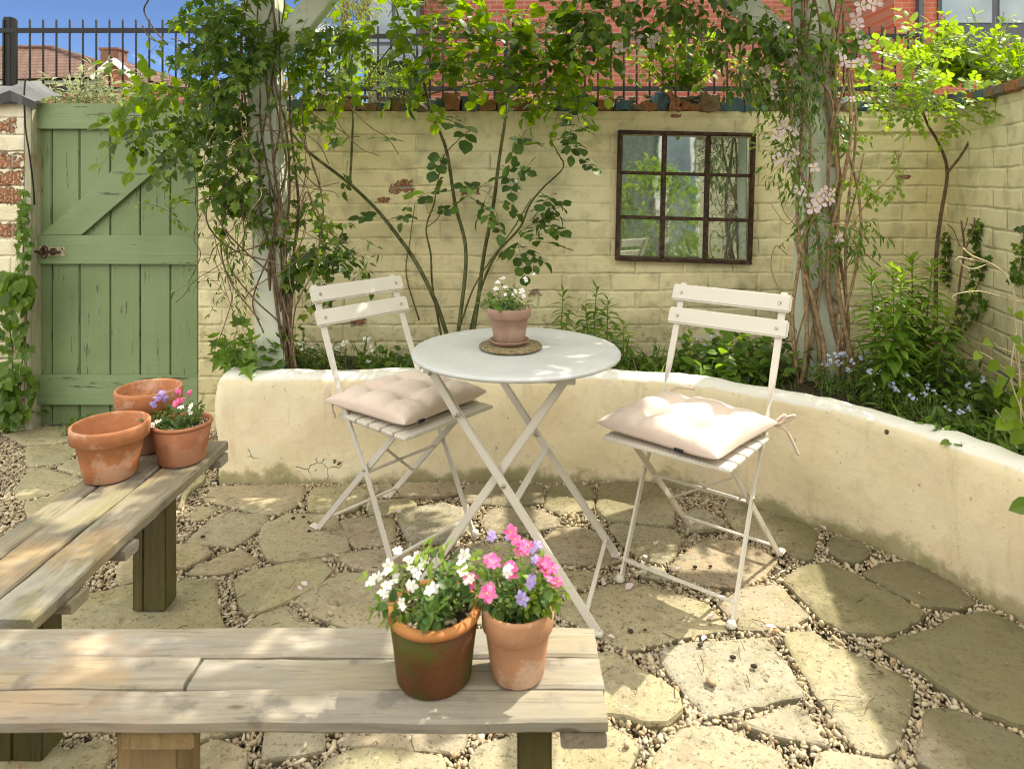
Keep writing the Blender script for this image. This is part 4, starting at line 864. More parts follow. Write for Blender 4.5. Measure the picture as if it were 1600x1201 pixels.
def cushion(X, f0, s0, ang, label, tagpos, ties, hw=.194, hf=.184, th=.074):
    t=empty('seat_cushion',X(f0,s0,.449),label,'cushion','pale pink chair cushions')
    n=44; vs=[]; fs=[]; tufts=[(a,b) for a in (-.36,.36) for b in (-.36,.36)]; ca,sa=math.cos(ang),math.sin(ang)
    def top(u,v):
        e=max(0,1-abs(u)**2.6)*max(0,1-abs(v)**2.6); h=1.12*e**.36
        for a,b in tufts:
            d2=(u-a)**2+(v-b)**2; h-=.56*math.exp(-d2/.016)+.26*math.exp(-d2/.11)
        for q in (-.36,.36):
            h-=.17*math.exp(-((u-q)/.085)**2)*min(1,e*3); h-=.17*math.exp(-((v-q)/.085)**2)*min(1,e*3)
        edge=(1-e)
        h+=.085*edge*math.sin(u*24+3*noise.noise(Vector((u*3,v*3,1))))*(abs(v)**3)*.8*min(1,e*5)+.085*edge*math.sin(v*22+3*noise.noise(Vector((u*3,v*3,5))))*(abs(u)**3)*.8*min(1,e*5)
        return max(h,0)+.05*noise.noise(Vector((u*4,v*4,f0*9)))*e
    def shape(u,v):
        # pillow outline: sides pulled in between the corners
        k=1-.06*(1-v*v)*abs(u)**4; l=1-.06*(1-u*u)*abs(v)**4
        return hf*u*k, hw*v*l
    for side in (1,-1):
        for i in range(n+1):
            for j in range(n+1):
                u=math.sin((-1+2*i/n)*math.pi/2); v=math.sin((-1+2*j/n)*math.pi/2); a,b=shape(u,v); h=top(u,v)
                z=.024+(th-.020)*h if side==1 else .024-.0235*(max(0,1-abs(u)**4)*max(0,1-abs(v)**4))**.5
                corner=(abs(u)*abs(v))**6; z+=.006*corner
                vs.append(X(f0+a*ca-b*sa,s0+a*sa+b*ca,.449+z))
    k=(n+1)**2
    for i in range(n):
        for j in range(n):
            q=(i*(n+1)+j,(i+1)*(n+1)+j,(i+1)*(n+1)+j+1,i*(n+1)+j+1); fs.append(q); fs.append(tuple(k+x for x in q[::-1]))
    MB().add(vs,fs,True).build('cushion',M['cloth'],t)
    for a,b in tufts[:0]: pass
    a,b=shape(1,tagpos); q=[]; 
    for du,dz in ((-.014,.026),(.014,.026),(.014,.016),(-.014,.016)): q.append(X(f0+(a+.004)*ca-(b+du)*sa,s0+(a+.004)*sa+(b+du)*ca,.449+dz-.002))
    MB().poly(q,.001,X(1,0,0)-X(0,0,0)).build('fabric_tag',M['tag'],t)
    for tp in ties:
        m=MB(); m.tube(spline(tp,8),.0045,6); m.build('tie',M['cloth'],t)
    return t
X1,f1,s1=chair((.586,2.10),R(230.5),R(321.5),'white folding bistro chair on the right with a sunlit pink cushion',1)
tb1=X1(-.09,.185,.465)
cushion(X1,.092,-.008,R(-5),'pale pink tufted cushion in sunshine on the chair on the right',.40,[[tb1,tb1+V(.03,.0,.02),tb1+V(.062,0,.028),tb1+V(.04,0,.012),tb1+V(.004,-.004,.004)],[tb1,tb1+V(.03,-.01,-.01),tb1+V(.05,-.012,-.045),tb1+V(.068,-.012,-.085)],[tb1,tb1+V(.02,-.012,.012),tb1+V(.028,-.012,.034),tb1+V(.01,-.01,.02),tb1],[X1(-.11,-.165,.49),X1(-.13,-.15,.505),X1(-.14,-.11,.508),X1(-.14,-.09,.507)]])
X2,f2,s2=chair((-.39,2.315),R(-40.5),R(49.5),'white folding bistro chair on the left standing behind the table',-1)
tb2=X2(-.115,-.175,.47)
cushion(X2,.05,.004,R(4),'pale pink tufted cushion in shade on the chair left of the table',-.62,[[tb2,tb2+V(-.012,-.01,.03),tb2+V(-.02,-.012,.05),tb2+V(-.008,-.014,.02),tb2],[tb2,tb2+V(0,-.012,-.02),tb2+V(.01,-.012,-.05)]])
# ------------------------------------------------------------------ pergola
pg=empty('pergola',(0,2.93,.34),'pale sage painted timber pergola with two posts wrapped in climbers','pergola')
def post(a,b,w):
    m=MB(); d=(b-a).normalized(); m.bar(a,b,w,w,(1,0,0),.006); return m.build('post',M['post'],pg)
LA,LB=V((431-800)/F*2.95,2.95,.30),V((411-800)/F*2.95,2.95,2.22)
RA,RB=V((1274-800)/F*2.92,2.92,.30),V((1271-800)/F*2.92,2.92,2.22)
post(LA,LB,.125); post(RA,RB,.135)
def brace(a,b): MB().bar(a,b,.07,.10,(1,0,1),.004).build('brace',M['post'],pg)
brace(P(425,95,2.93),P(425,95,2.93)+V(.5,0,.62)); brace(P(1262,100,2.90),P(1262,100,2.90)+V(-.55,0,.5))
MB().box((0,2.935,2.29),(4.2,.07,.15),None,.004).build('beam',M['post'],pg)
for x in (-1.75,-1.2,-.65,-.1,.45,1.0,1.55): MB().box((x,2.72,2.41),(.05,1.7,.10),None,.004).build('rafter',M['post'],pg)
# ------------------------------------------------------------------ climbers
def fill(L,S,blobs,dirb=(0,-.3,-.2),leafn=(4,8),ln=(.08,.2),droop=.7,r=.0012,hang=.5):
    for (x,y,rx,ry,D,dD,n,size,shape) in blobs:
        for _ in range(n):
            a=U(0,6.283); q=math.sqrt(random.random()); p=P(x+rx*q*math.cos(a),y+ry*q*math.sin(a),D+U(-dD,dD))
            sprig(L,S,p,rv()+V(*dirb),U(*ln),random.randint(*leafn),size*U(.8,1.2),shape,r,droop,hang=hang,up=V(0,-.6,0))
lv=empty('climbing_vine',V(LA.x,2.93,.34),'dark leafy vine smothering the post and hanging over the gate','climber')
S=MB(); Ld=Leaves(); Lb=Leaves()
random.seed(21)
for k in range(13):                               # woody strands twisting up the post
    a=U(0,6.283); pts=[]; 
    for i in range(11):
        t=i/10; base=LA.lerp(LB,.02+t*.95); ang=a+t*U(2.2,3.2)+math.sin(t*7+k)*.5; rad=.085+.03*math.sin(k+t*5)
        off=V(math.cos(ang)*rad,-abs(math.sin(ang))*rad if k%3 else math.sin(ang)*rad,0)
        if i<4: off=off.lerp(V(.075,-.03,0)+rv()*.018,1-i/4)
        pts.append(base+off)
    S.tube(spline(pts,5),taper(51,U(.005,.010),.003),6)
for pts in ([(462,578),(455,520),(430,440),(380,390),(345,350),(328,300),(335,240)],[(465,575),(440,510),(400,470),(360,420),(352,380)],[(330,300),(322,340),(340,372),(375,395),(430,410)],[(455,560),(462,480),(490,420),(505,330),(490,260),(470,215)],[(420,400),(395,470),(412,520)],[(380,250),(360,300),(345,380),(360,440),(405,500)],[(470,330),(480,300),(500,350),(540,380)],[(232,0),(225,18),(240,45),(262,70)],[(262,70),(235,60),(222,40)],[(430,330),(410,380),(360,395)]):
    S.tube(spline([P(x,y,2.84+.05*math.sin(i*2+pts[0][0])) for i,(x,y) in enumerate(pts)],6),.0034,5)
for _ in range(70):
    x,y=random.choice([(400,120),(350,180),(430,260),(400,330),(480,200),(500,330),(370,380)]); p=P(x+U(-60,60),y+U(-70,70),2.85+U(-.1,.1)); d=rv()+V(0,0,-.5); pts=[p]
    for i in range(5): d=(d+rv()*.5+V(0,0,-.15)).normalized(); pts.append(pts[-1]+d*U(.04,.09))
    S.tube(spline(pts,4),U(.0012,.0024),4,False)
fill(Ld,S,[(350,20,50,40,2.85,.2,24,.046,'lobed'),(350,80,40,45,2.85,.16,20,.044,'lobed'),(320,150,40,40,2.85,.14,16,.042,'lobed'),(368,60,28,70,2.82,.12,20,.044,'lobed'),(360,165,36,60,2.85,.13,17,.042,'lobed'),(315,195,40,40,2.8,.12,12,.042,'lobed'),(355,235,34,50,2.83,.12,17,.040,'lobed'),(372,305,30,55,2.83,.1,20,.038,'lobed'),(340,270,22,50,2.82,.08,7,.036,'lobed'),(425,345,40,30,2.83,.06,6,.034,'lobed'),(368,365,26,46,2.83,.08,13,.034,'lance'),(352,410,20,36,2.83,.06,7,.032,'lance'),(372,460,22,34,2.83,.05,7,.030,'lance'),(415,225,26,90,2.8,.04,4,.034,'lobed'),(415,90,26,60,2.8,.04,5,.038,'lobed'),
 (500,60,50,60,2.95,.15,12,.046,'lobed'),(485,150,34,60,2.9,.12,9,.042,'lobed'),(478,240,26,60,2.9,.1,6,.040,'lobed'),(485,330,30,50,2.95,.08,6,.040,'lobed'),(487,405,26,34,2.95,.06,18,.044,'lobed'),(545,395,34,30,3.05,.06,9,.040,'lance'),(290,215,24,26,2.8,.08,5,.038,'ovate'),(232,205,34,18,2.85,.08,11,.042,'ovate'),(250,250,26,16,2.8,.05,2,.032,'ovate')])
fill(Lb,S,[(245,130,30,20,2.9,.1,12,.050,'ovate'),(228,165,30,20,2.9,.1,10,.05,'ovate'),(280,120,30,30,2.95,.12,8,.048,'ovate'),(210,190,22,18,2.85,.06,7,.046,'ovate'),(470,40,50,50,3.0,.12,18,.046,'lobed'),(520,100,40,60,3.05,.1,14,.046,'round'),(470,150,30,50,3.0,.1,8,.046,'lobed'),(335,60,50,60,2.98,.1,8,.046,'lobed'),(300,330,40,40,2.85,.05,2,.034,'ovate'),(268,330,14,26,3.2,.04,5,.03,'ovate'),(490,370,34,60,2.9,.08,6,.040,'lobed')])
S.build('stem',M['vine_bark'],lv); Ld.build('foliage',M['leaf_dark'],lv); Lb.build('bright_foliage',M['leaf_rose'],lv)['label']='bright leaves at the outer edge with sunlight put into their colour'  # lighter leaf colour stands in for sun on the outer leaves
# rambling rose on the wall
rs=empty('rambling_rose',P(715,525,3.16),'rambling rose with thorny green canes fanned across the cream wall','climber')
random.seed(5)
CN=[([(700,528),(680,470),(650,410),(615,360),(587,326),(546,287),(490,244),(471,225),(452,204)],.0105,.006),([(547,287),(550,225),(552,169),(550,124),(545,75),(540,30)],.006,.0035),
 ([(715,528),(728,398),(711,319),(700,247),(689,210),(674,176),(662,130),(650,94),(630,49),(618,10)],.0095,.005),([(738,528),(748,460),(756,398),(771,319),(779,255),(790,184),(794,150),(798,90),(802,30)],.0105,.0055),
 ([(732,528),(750,455),(775,398),(812,356),(828,319),(850,292),(880,262),(872,240),(862,222)],.007,.0025),([(690,528),(676,450),(673,398),(666,356),(678,319),(683,289),(692,247),(715,220),(738,200)],.0055,.002),
 ([(655,500),(635,430),(640,380),(648,320)],.004,.002),([(720,505),(745,440),(800,360),(830,310)],.005,.002),([(666,356),(685,340),(690,318)],.0025,.0015),([(798,90),(860,95),(920,60)],.005,.002),([(650,94),(700,60),(740,20)],.005,.002),([(794,150),(840,110),(880,60),(900,10)],.005,.002),([(660,150),(700,140),(770,125),(840,128)],.0045,.002),([(630,49),(590,100),(570,130)],.004,.002),([(540,90),(500,130),(470,150)],.003,.0015)]
Lr=Leaves(); Lk=Leaves(); tw=MB()
for i,(pts,ra,rb) in enumerate(CN):
    D0=3.19 if i not in (9,10,11,12,13) else 3.1
    w=spline([P(x,y,D0-.05*math.sin(j*1.1+i)) for j,(x,y) in enumerate(pts)],7); m=MB(); m.tube(w,taper(len(w),ra,rb),7)
    for q in range(3,len(w)-1,1):
        if random.random()<.75: 
            a=w[q]; d=(rv()-V(0,.3,0)).normalized(); m.tube([a+d*ra*.6,a+d*(ra+.007)+V(0,0,-.002)],[.0017,.0002],4,False)
    m.build('cane',M['cane'],rs)
def rosefill(L,blobs,k=1.0):
    for (x,y,rx,ry,D,dD,n,size) in blobs:
        for _ in range(n):
            a=U(0,6.283); q=math.sqrt(random.random()); p=P(x+rx*q*math.cos(a),y+ry*q*math.sin(a),D+U(-dD,dD)); d=(rv()+V(0,-.4,.05)).normalized()
            tw.tube([p,p+d*.03],.0015,4,False); compound(L,tw,p+d*.02,d+V(0,0,-.15),size*k*2.3,size*k*U(.8,1.2),random.choice(['ovate','round','round']),2)
rosefill(Lr,[(640,25,50,40,3.1,.12,26,.046),(665,100,50,40,3.1,.1,18,.046),(720,40,60,50,3.1,.12,40,.046),(770,90,60,50,3.1,.1,36,.046),(840,40,60,45,3.1,.12,40,.046),(830,110,60,40,3.1,.1,30,.046),(900,90,45,40,3.1,.1,22,.048),(935,85,35,26,3.1,.08,12,.048),(700,110,50,30,3.1,.1,14,.042),(545,60,26,50,3.1,.1,6,.044),(545,140,20,30,3.15,.05,4,.042),(530,185,14,14,3.15,.03,2,.04),(690,145,14,12,3.12,.03,2,.044),(850,150,40,16,3.1,.06,8,.04),(880,165,30,20,3.1,.06,9,.036),(900,190,18,20,3.1,.05,6,.036)])
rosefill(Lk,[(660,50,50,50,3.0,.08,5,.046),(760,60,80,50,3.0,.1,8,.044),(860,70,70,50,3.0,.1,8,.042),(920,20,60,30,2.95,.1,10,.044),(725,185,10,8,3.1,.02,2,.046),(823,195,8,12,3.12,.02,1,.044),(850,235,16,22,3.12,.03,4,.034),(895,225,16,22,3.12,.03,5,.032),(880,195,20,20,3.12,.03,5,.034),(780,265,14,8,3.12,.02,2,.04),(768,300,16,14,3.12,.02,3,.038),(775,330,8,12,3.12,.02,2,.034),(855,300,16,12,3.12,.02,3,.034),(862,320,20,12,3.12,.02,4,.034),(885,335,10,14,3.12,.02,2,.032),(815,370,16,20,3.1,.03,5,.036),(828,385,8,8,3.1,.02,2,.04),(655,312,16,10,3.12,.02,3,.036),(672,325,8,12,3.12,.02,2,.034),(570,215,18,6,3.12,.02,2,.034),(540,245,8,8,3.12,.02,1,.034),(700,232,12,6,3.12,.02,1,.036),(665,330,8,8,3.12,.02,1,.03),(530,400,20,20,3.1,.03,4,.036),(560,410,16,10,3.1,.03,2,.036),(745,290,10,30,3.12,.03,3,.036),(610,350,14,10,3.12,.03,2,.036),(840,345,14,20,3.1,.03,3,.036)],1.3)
tw.build('stem',M['cane'],rs)['kind']='stuff'; Lr.build('foliage',M['leaf_rose'],rs); Lk.build('darker_foliage',M['leaf_rose_dark'],rs)
# clematis on the right post
cl=empty('clematis',V(RA.x,2.9,.34),'pale pink flowering clematis with peeling brown stems on the post right of the mirror','climber')
random.seed(9); S=MB(); Ld=Leaves(); Lm=Leaves(); Lb=Leaves()
for k in range(11):
    pts=[]; a=U(0,6.283); s=1 if k%2 else -1
    for i in range(12):
        t=i/11; base=RA.lerp(RB,t); x=s*(.075+.04*math.sin(k*1.7+t*6)+.03*math.sin(t*11+k*2.3)); y=-.075-.04*abs(math.sin(k+t*4)); 
        if i in (5,6,7) and k%4==0: x*=-.6
        pts.append(base+V(x+(.0 if i else s*.02),y,0))
    w=spline(pts,5); S.tube(w,taper(len(w),U(.006,.012),.004),7)
for pts,r in (([(1250,600),(1240,560),(1265,470),(1300,420),(1330,330),(1350,240)],.004),([(1230,398),(1212,385),(1205,420),(1225,470),(1245,520)],.0022),([(1300,470),(1318,430),(1345,370),(1345,340)],.0024),([(1300,420),(1345,330),(1395,270),(1410,235)],.0024),([(1350,395),(1380,420),(1420,460),(1450,490)],.003),([(1295,350),(1320,380),(1350,410),(1385,480)],.0026),([(1250,360),(1225,330),(1215,285)],.0018),([(1248,330),(1230,350),(1205,320)],.0015),([(1335,180),(1325,230),(1300,260)],.004),([(1300,500),(1312,480),(1300,462)],.006)):
    S.tube(spline([P(x,y,2.84) for x,y in pts],7),r,6)
fill(Ld,S,[(1000,16,70,22,2.75,.2,14,.042,'ovate'),(1080,25,60,30,2.75,.2,17,.040,'ovate'),(1150,50,54,40,2.75,.18,24,.038,'ovate'),(1205,95,36,56,2.8,.14,19,.036,'ovate'),(1120,12,90,22,2.7,.2,18,.042,'ovate'),(930,25,40,24,2.8,.15,18,.042,'ovate'),(1235,160,30,44,2.82,.1,24,.034,'lance'),(1220,60,40,50,2.8,.1,20,.036,'ovate')],leafn=(5,8),ln=(.1,.2))
fill(Lm,S,[(1245,110,34,70,2.82,.1,34,.036,'lance'),(1290,150,40,60,2.8,.08,18,.034,'lance'),(1315,60,30,60,2.8,.08,16,.038,'ovate'),(1240,220,30,40,2.82,.06,18,.036,'lance'),(1228,240,12,14,2.8,.04,5,.04,'lance'),(1250,275,22,22,2.8,.05,10,.036,'lance'),(1275,330,34,24,2.78,.05,10,.034,'lance'),(1300,372,34,26,2.78,.05,16,.038,'lance'),(1330,355,26,18,2.78,.05,10,.036,'lance'),(1270,380,30,20,2.78,.05,6,.034,'lance'),(1320,190,26,60,2.82,.06,10,.032,'ovate'),(1175,120,24,20,2.8,.06,8,.034,'lance')],ln=(.06,.14))
fill(Lb,S,[(1330,285,30,16,2.85,.04,9,.026,'ovate'),(1350,290,24,14,2.85,.04,7,.024,'ovate'),(1405,260,10,30,2.88,.03,6,.02,'ovate'),(1345,215,26,10,2.88,.03,5,.02,'ovate'),(1270,240,20,20,2.78,.04,5,.024,'lance'),(1285,30,20,40,2.78,.05,6,.034,'ovate'),(1030,60,40,30,2.85,.1,10,.04,'ovate')],ln=(.04,.1))
S.build('stem',M['clematis_bark'],cl); Ld.build('foliage',M['leaf_dark'],cl); Lm.build('lower_foliage',M['leaf_mid'],cl); Lb.build('young_foliage',M['leaf_lime'],cl)
fl=[(1345,10,.04),(1362,8,.036),(1372,2,.03),(1338,28,.036),(1342,52,.034),(1350,70,.036),(1347,95,.03),(1340,42,.03),(1310,80,.03),(1318,95,.034),(1330,100,.03),(1225,200,.036),(1240,205,.034),(1215,212,.032),(1228,190,.03),(1215,248,.034),(1228,250,.034),(1240,240,.03),(1235,262,.03),(1275,308,.036),(1288,300,.034),(1296,312,.034),(1282,318,.034),(1270,325,.032),(1300,300,.028),(1252,300,.03),(1272,262,.028),(1248,296,.026),(1017,68,.032),(1025,60,.028),(1198,112,.032),(1205,135,.028),(1180,60,.026),(1075,40,.026),(1310,372,.026),(995,60,.03),(975,70,.034),(968,75,.03),(985,45,.03),(1240,75,.028),(1240,95,.026),(1210,150,.03),(1332,155,.02)]
for i,(x,y,s) in enumerate(fl):
    L=Leaves(); n=(V(U(-.7,.7),-1,U(-.3,.7))).normalized(); flower_mesh(L,P(x,y,2.74),n,s*U(.68,.85),4,'petal',1.15); 
    f=L.build('flower',M['pink_petal'],cl); e=MB().ball(P(x,y,2.74)+n*.004,.0042,1).build('flower_eye',M['yellow'],cl); e.parent=f; e.matrix_parent_inverse=Matrix.Identity(4)
# canopy over the pergola: the growth above the picture that shades the table and the left of the patio
cv=empty('pergola_canopy',(0,2.7,2.3),'leafy growth over the pergola rafters above the table','climber')
random.seed(31); S=MB(); L=Leaves(); L2=Leaves()
def canopy(x0,x1,y0,y1,z0,z1,n,gap):
    k=0
    while k<n:
        x,y=U(x0,x1),U(y0,y1)
        if noise.noise(Vector((x*3.1,y*3.1,4)))*.7+noise.noise(Vector((x*7,y*7,8)))*.4<gap: 
            if random.random()<.9: k+=.35; continue
        sprig(L if random.random()<.75 else L2,S,(x,y,U(z0,z1)),rv()+V(0,0,-.1),U(.12,.26),random.randint(6,9),.062*U(.8,1.25),random.choice(['ovate','lobed','round']),.0015,.5); k+=1
canopy(-1.9,.55,2.35,2.9,2.25,2.55,360,-.30)
canopy(.5,1.30,2.3,3.1,2.22,2.55,270,-.33)
canopy(.6,1.1,3.1,3.35,2.3,2.55,50,-.4)
canopy(-.5,.70,1.85,2.4,2.3,2.55,150,-.2)
canopy(.2,.8,1.65,2.0,2.3,2.5,40,.0)
S.build('stem',M['vine_bark'],cv); L.build('foliage',M['leaf_mid'],cv); L2.build('bright_foliage',M['leaf_rose'],cv)  # lighter leaves mixed in at random
# ------------------------------------------------------------------ shrub in the right corner
sh=empty('wall_shrub',P(1466,610,3.05),'slender bright green shrub growing up the right corner of the wall','shrub')
random.seed(14); L=Leaves(); S=MB()
tr=MB()
for pts,a,b in (([(1461,612),(1462,500),(1463,400),(1470,337),(1480,270),(1469,229),(1450,195),(1438,165)],.013,.007),([(1480,270),(1500,245),(1514,221),(1536,169),(1545,150)],.008,.005)):
    w=spline([P(x,y,3.08-.02*math.sin(i)) for i,(x,y) in enumerate(pts)],7); a*=.75; b*=.75; tr.tube(w,taper(len(w),a,b),8)
tr.build('trunk',M['bark'],sh)
def pin(L,blobs,size,n=(1,1)):
    for (x,y,rx,ry,D,dD,k) in blobs:
        for _ in range(k):
            a=U(0,6.283); q=math.sqrt(random.random()); p=P(x+rx*q*math.cos(a),y+ry*q*math.sin(a),D+U(-dD,dD)); d=(rv()+V(0,-.5,.2)).normalized(); compound(L,S,p,d,size*3.6,size*U(.8,1.15),'ovate',3,.0012)
pin(L,[(1365,135,34,18,3.0,.1,16),(1400,150,40,20,3.0,.1,18),(1440,120,40,36,3.0,.15,20),(1430,170,40,26,3.0,.1,18),(1470,160,30,30,3.0,.1,14),(1490,175,20,14,3.0,.05,8),(1560,165,30,14,2.9,.1,14),(1535,150,40,20,3.0,.1,16),(1450,90,40,30,3.05,.1,14)],.030)
S.build('stem',M['stem'],sh)['kind']='stuff'; L.build('crown',M['leaf_lime'],sh)
# plants rooted in the wall top
def valerian(name,label,cat,base,stems,mat,size,heads,group=None,shape='ovate',dead=0):
    t=empty(name,base,label,cat,group); L=Leaves(); S=MB(); H=Leaves()
    for (dx,dy,h) in stems:
        p=Vector(base)+V(dx*.3,dy*.3,0); d=V(dx,dy,h); ln=d.length; pts=sprig(L,S,p,d,ln,int(ln/.022)+3,size*U(.8,1.2),shape,.0025,.12,wig=.18,wid=1.0,hang=.1)
        if random.random()<heads:
            for _ in range(16): flower_mesh(H,pts[-1]+rv()*.018,rv()+V(0,0,.6),.006,4)
    for _ in range(dead):
        p=Vector(base)+V(U(-.15,.15),U(-.05,.05),0); S.tube(spline([p,p+V(U(-.08,.08),U(-.05,.05),.12),p+V(U(-.2,.2),U(-.1,.1),U(.2,.36))],5),.0016,4,False)
    S.build('stem',M['stem'],t); L.build('foliage',mat,t)
    if H.count(): H.build('flower_heads',M['red_petal'],t)
    return t
random.seed(3)
valerian('valerian',"yellow green valerian sprouting from the wall top above the mirror",'plant',P(1065,142,3.36),[(U(-.17,.17),U(-.07,.07),U(.12,.30)) for _ in range(24)],M['leaf_lime'],.05,.12,'valerian on the wall',dead=3)
valerian('valerian',"big bushy valerian in the wall top right of the clematis",'plant',P(1530,128,3.36),[(U(-.34,.28),U(-.08,.2),U(.12,.36)) for _ in range(40)],M['leaf_lime'],.048,.12,'valerian on the wall',dead=16)
valerian('valerian',"leafy valerian spilling over the side wall at the frame edge",'plant',P(1606,128,3.1),[(U(-.16,.2),U(-.1,.3),U(.08,.28)) for _ in range(30)],M['leaf_rose'],.045,.08,'valerian on the wall',dead=4)
valerian('wall_weed',"small lime weed in the coping just left of the clematis post",'plant',P(1185,135,3.36),[(U(-.1,.1),U(-.05,.05),U(.06,.16)) for _ in range(12)],M['leaf_lime'],.034,0,'weeds on the wall top',dead=3)
valerian('wall_weed',"feathery weed on the coping between the rose canes",'plant',P(640,140,3.36),[(U(-.12,.12),U(-.05,.05),U(.05,.14)) for _ in range(16)],M['leaf_mid'],.03,0,'weeds on the wall top','lance')
valerian('wall_weed',"dry pale weed tuft on the coping right of the rose canes",'plant',P(742,152,3.36),[(U(-.06,.06),U(-.04,.04),U(.05,.13)) for _ in range(9)],M['leaf_grey'],.026,0,'weeds on the wall top','lance')
valerian('wall_weed',"leafy weed on the coping near the vine",'plant',P(575,140,3.36),[(U(-.16,.16),U(-.05,.05),U(.04,.13)) for _ in range(14)],M['leaf_rose'],.034,0,'weeds on the wall top')
valerian('buddleia',"silvery buddleia bush behind the middle of the gate",'shrub',P(118,185,4.2),[(U(-.16,.16),U(-.1,.1),U(.12,.30)) for _ in range(26)],M['leaf_grey'],.07,0,'bushes behind the gate','lance')
valerian('buddleia',"silvery bush behind the gate beneath the chimney",'shrub',P(187,185,4.2),[(U(-.14,.14),U(-.1,.1),U(.15,.34)) for _ in range(22)],M['leaf_grey'],.05,0,'bushes behind the gate','lance')
valerian('buddleia',"tiny silvery weed by the lead cap",'shrub',P(70,165,3.9),[(U(-.05,.05),U(-.05,.05),U(.05,.13)) for _ in range(8)],M['leaf_grey'],.03,0,'bushes behind the gate','lance')
# lilies
def lily(px,ptop,pyb,D,label,group,k=1.0,lean=0,mat='leaf_lily'):
    top=P(px,ptop,D); base=V(top.x+lean,D+.02,.36); t=empty('lily_plant',base,label,'lily',group); S=MB(); L=Leaves(); T=Leaves()
    pts=spline([base,base.lerp(top,.5)+V(U(-.01,.01),U(-.01,.01),0),top],8); S.tube(pts,taper(len(pts),.004,.0022),5); h=(top-base).length; n=int(h/.0060); a=U(0,6)
    for i in range(n):
        u=.10+.9*i/n; q=base.lerp(top,u)+V(0,0,0); a+=2.4; up=.15+1.6*max(0,(u-.8)/.2)**1.5; d=V(math.cos(a),math.sin(a),up+U(-.15,.15)); s=(.078 if u<.75 else .078-.035*(u-.75)/.25)*U(.8,1.15)*k*1.12*(.6+.4*min(1,u*2.5))
        (T if u>.82 else L).add(q,d,V(-d.x*.3,-d.y*.3,1),s,'lance',1.15)
    S.build('stem',M['stem'],t); L.build('foliage',M[mat],t); T.build('growing_tip',M['leaf_lime'],t)
random.seed(40)
for px,py,D,lb,ln in ((1361,425,2.62,'lily stem nearest the clematis post, leaning left',.05),(1395,417,2.66,'second lily from the clematis post with a lime tip',.02),(1408,423,2.5,'brightest lily with yellow tip at the front of the clump',.01),(1425,399,2.72,'tallest lily rising in the middle of the right clump',0),(1457,410,2.66,'lily on the right of the clump in front of the shrub trunk',-.02),(1481,485,2.55,'short lily at the right edge of the clump',-.03),(1384,503,2.52,'shortest lily low among the blue flowers',.02),(1440,470,2.75,'leafy lily at the back of the right clump',0),(1415,480,2.7,'dark half height lily behind the brightest one',0)): lily(px,py,600,D,lb,'lilies in the raised bed by the right corner',1.05,ln)
for px,py,D,lb in ((880,455,3.1,'lily left of the others behind the table rim'),(932,449,3.08,'tallest lily below the mirror behind the table'),(950,468,3.02,'bushy lily between table and right chair back'),(975,505,2.98,'short lily nearest the right chair back'),(915,478,3.12,'low lily hugging the wall behind the table')): lily(px,py,590,D,lb,'lilies behind the table',.85)
# forget-me-nots, bedding and low growth in the bed
def clump(name,label,cat,c,r,h,n,mat,size,shape,group,flowers=0,fm=None,fs=.006,stemr=.0012):
    t=empty(name,c,label,cat,group); L=Leaves(); S=MB(); H=Leaves()
    for _ in range(n):
        a=U(0,6.283); q=r*math.sqrt(random.random()); p=Vector(c)+V(q*math.cos(a),q*math.sin(a),0); d=V(math.cos(a)*q/r*.6+U(-.3,.3),math.sin(a)*q/r*.6+U(-.3,.3)-.1,1); sprig(L,S,p,d,h*U(.4,1.1),random.randint(5,9),size*U(.7,1.2),shape,stemr,.35)
    for _ in range(flowers):
        a=U(0,6.283); q=r*1.1*math.sqrt(random.random()); p=Vector(c)+V(q*math.cos(a),q*math.sin(a),h*U(.75,1.25)); S.tube([Vector(c)+V(q*.8*math.cos(a),q*.8*math.sin(a),0),p],.0009,4,False)
        for k in range(random.randint(3,7)): flower_mesh(H,p+rv()*fs*1.7,rv()*.6+V(0,-.6,.6),fs*U(.8,1.2),5)
    S.build('stem',M['stem'],t); L.build('foliage',mat,t)
    if H.count(): H.build('flower_sprays',fm,t)
    return t
SO=.355
def bed(px,py,D): p=P(px,py,D); return (p.x,p.y,SO)
random.seed(50)
clump('forget_me_nots','forget-me-nots with pale blue flowers next to the clematis base','plant',bed(1318,0,2.72),.09,.14,30,M['leaf_mid'],.032,'lance','forget-me-nots in the raised bed',14,M['blue_petal'],.006)
clump('forget_me_nots','forget-me-nots with blue flowers in front of the lilies','plant',bed(1390,0,2.54),.10,.12,34,M['leaf_mid'],.032,'lance','forget-me-nots in the raised bed',12,M['blue_petal'],.0058)
clump('forget_me_nots','dusty blue forget-me-nots at the planter rim right of the lilies','plant',bed(1455,0,2.36),.10,.09,28,M['leaf_mid'],.03,'lance','forget-me-nots in the raised bed',9,M['blue_petal'],.005)
clump('forget_me_nots','sparse white flecked forget-me-nots under the chair slats on the right','plant',bed(1095,0,2.95),.08,.14,20,M['leaf_mid'],.04,'ovate','forget-me-nots in the raised bed',6,M['blue_petal'],.006)
clump('leafy_plant','fresh green leafy plant behind the back of the right chair','plant',bed(1130,0,2.92),.09,.17,24,M['leaf_lily'],.055,'ovate','low leafy plants in the bed',2,M['white_petal'],.005)
clump('leafy_plant','dark leafy plant left of the clematis base','plant',bed(1190,0,2.9),.10,.19,30,M['leaf_dark'],.05,'ovate','low leafy plants in the bed')
clump('leafy_plant','leafy geranium at the left end of the raised bed','plant',(-1.09,2.95,.37),.09,.20,30,M['leaf_mid'],.05,'lobed','low leafy plants in the bed')
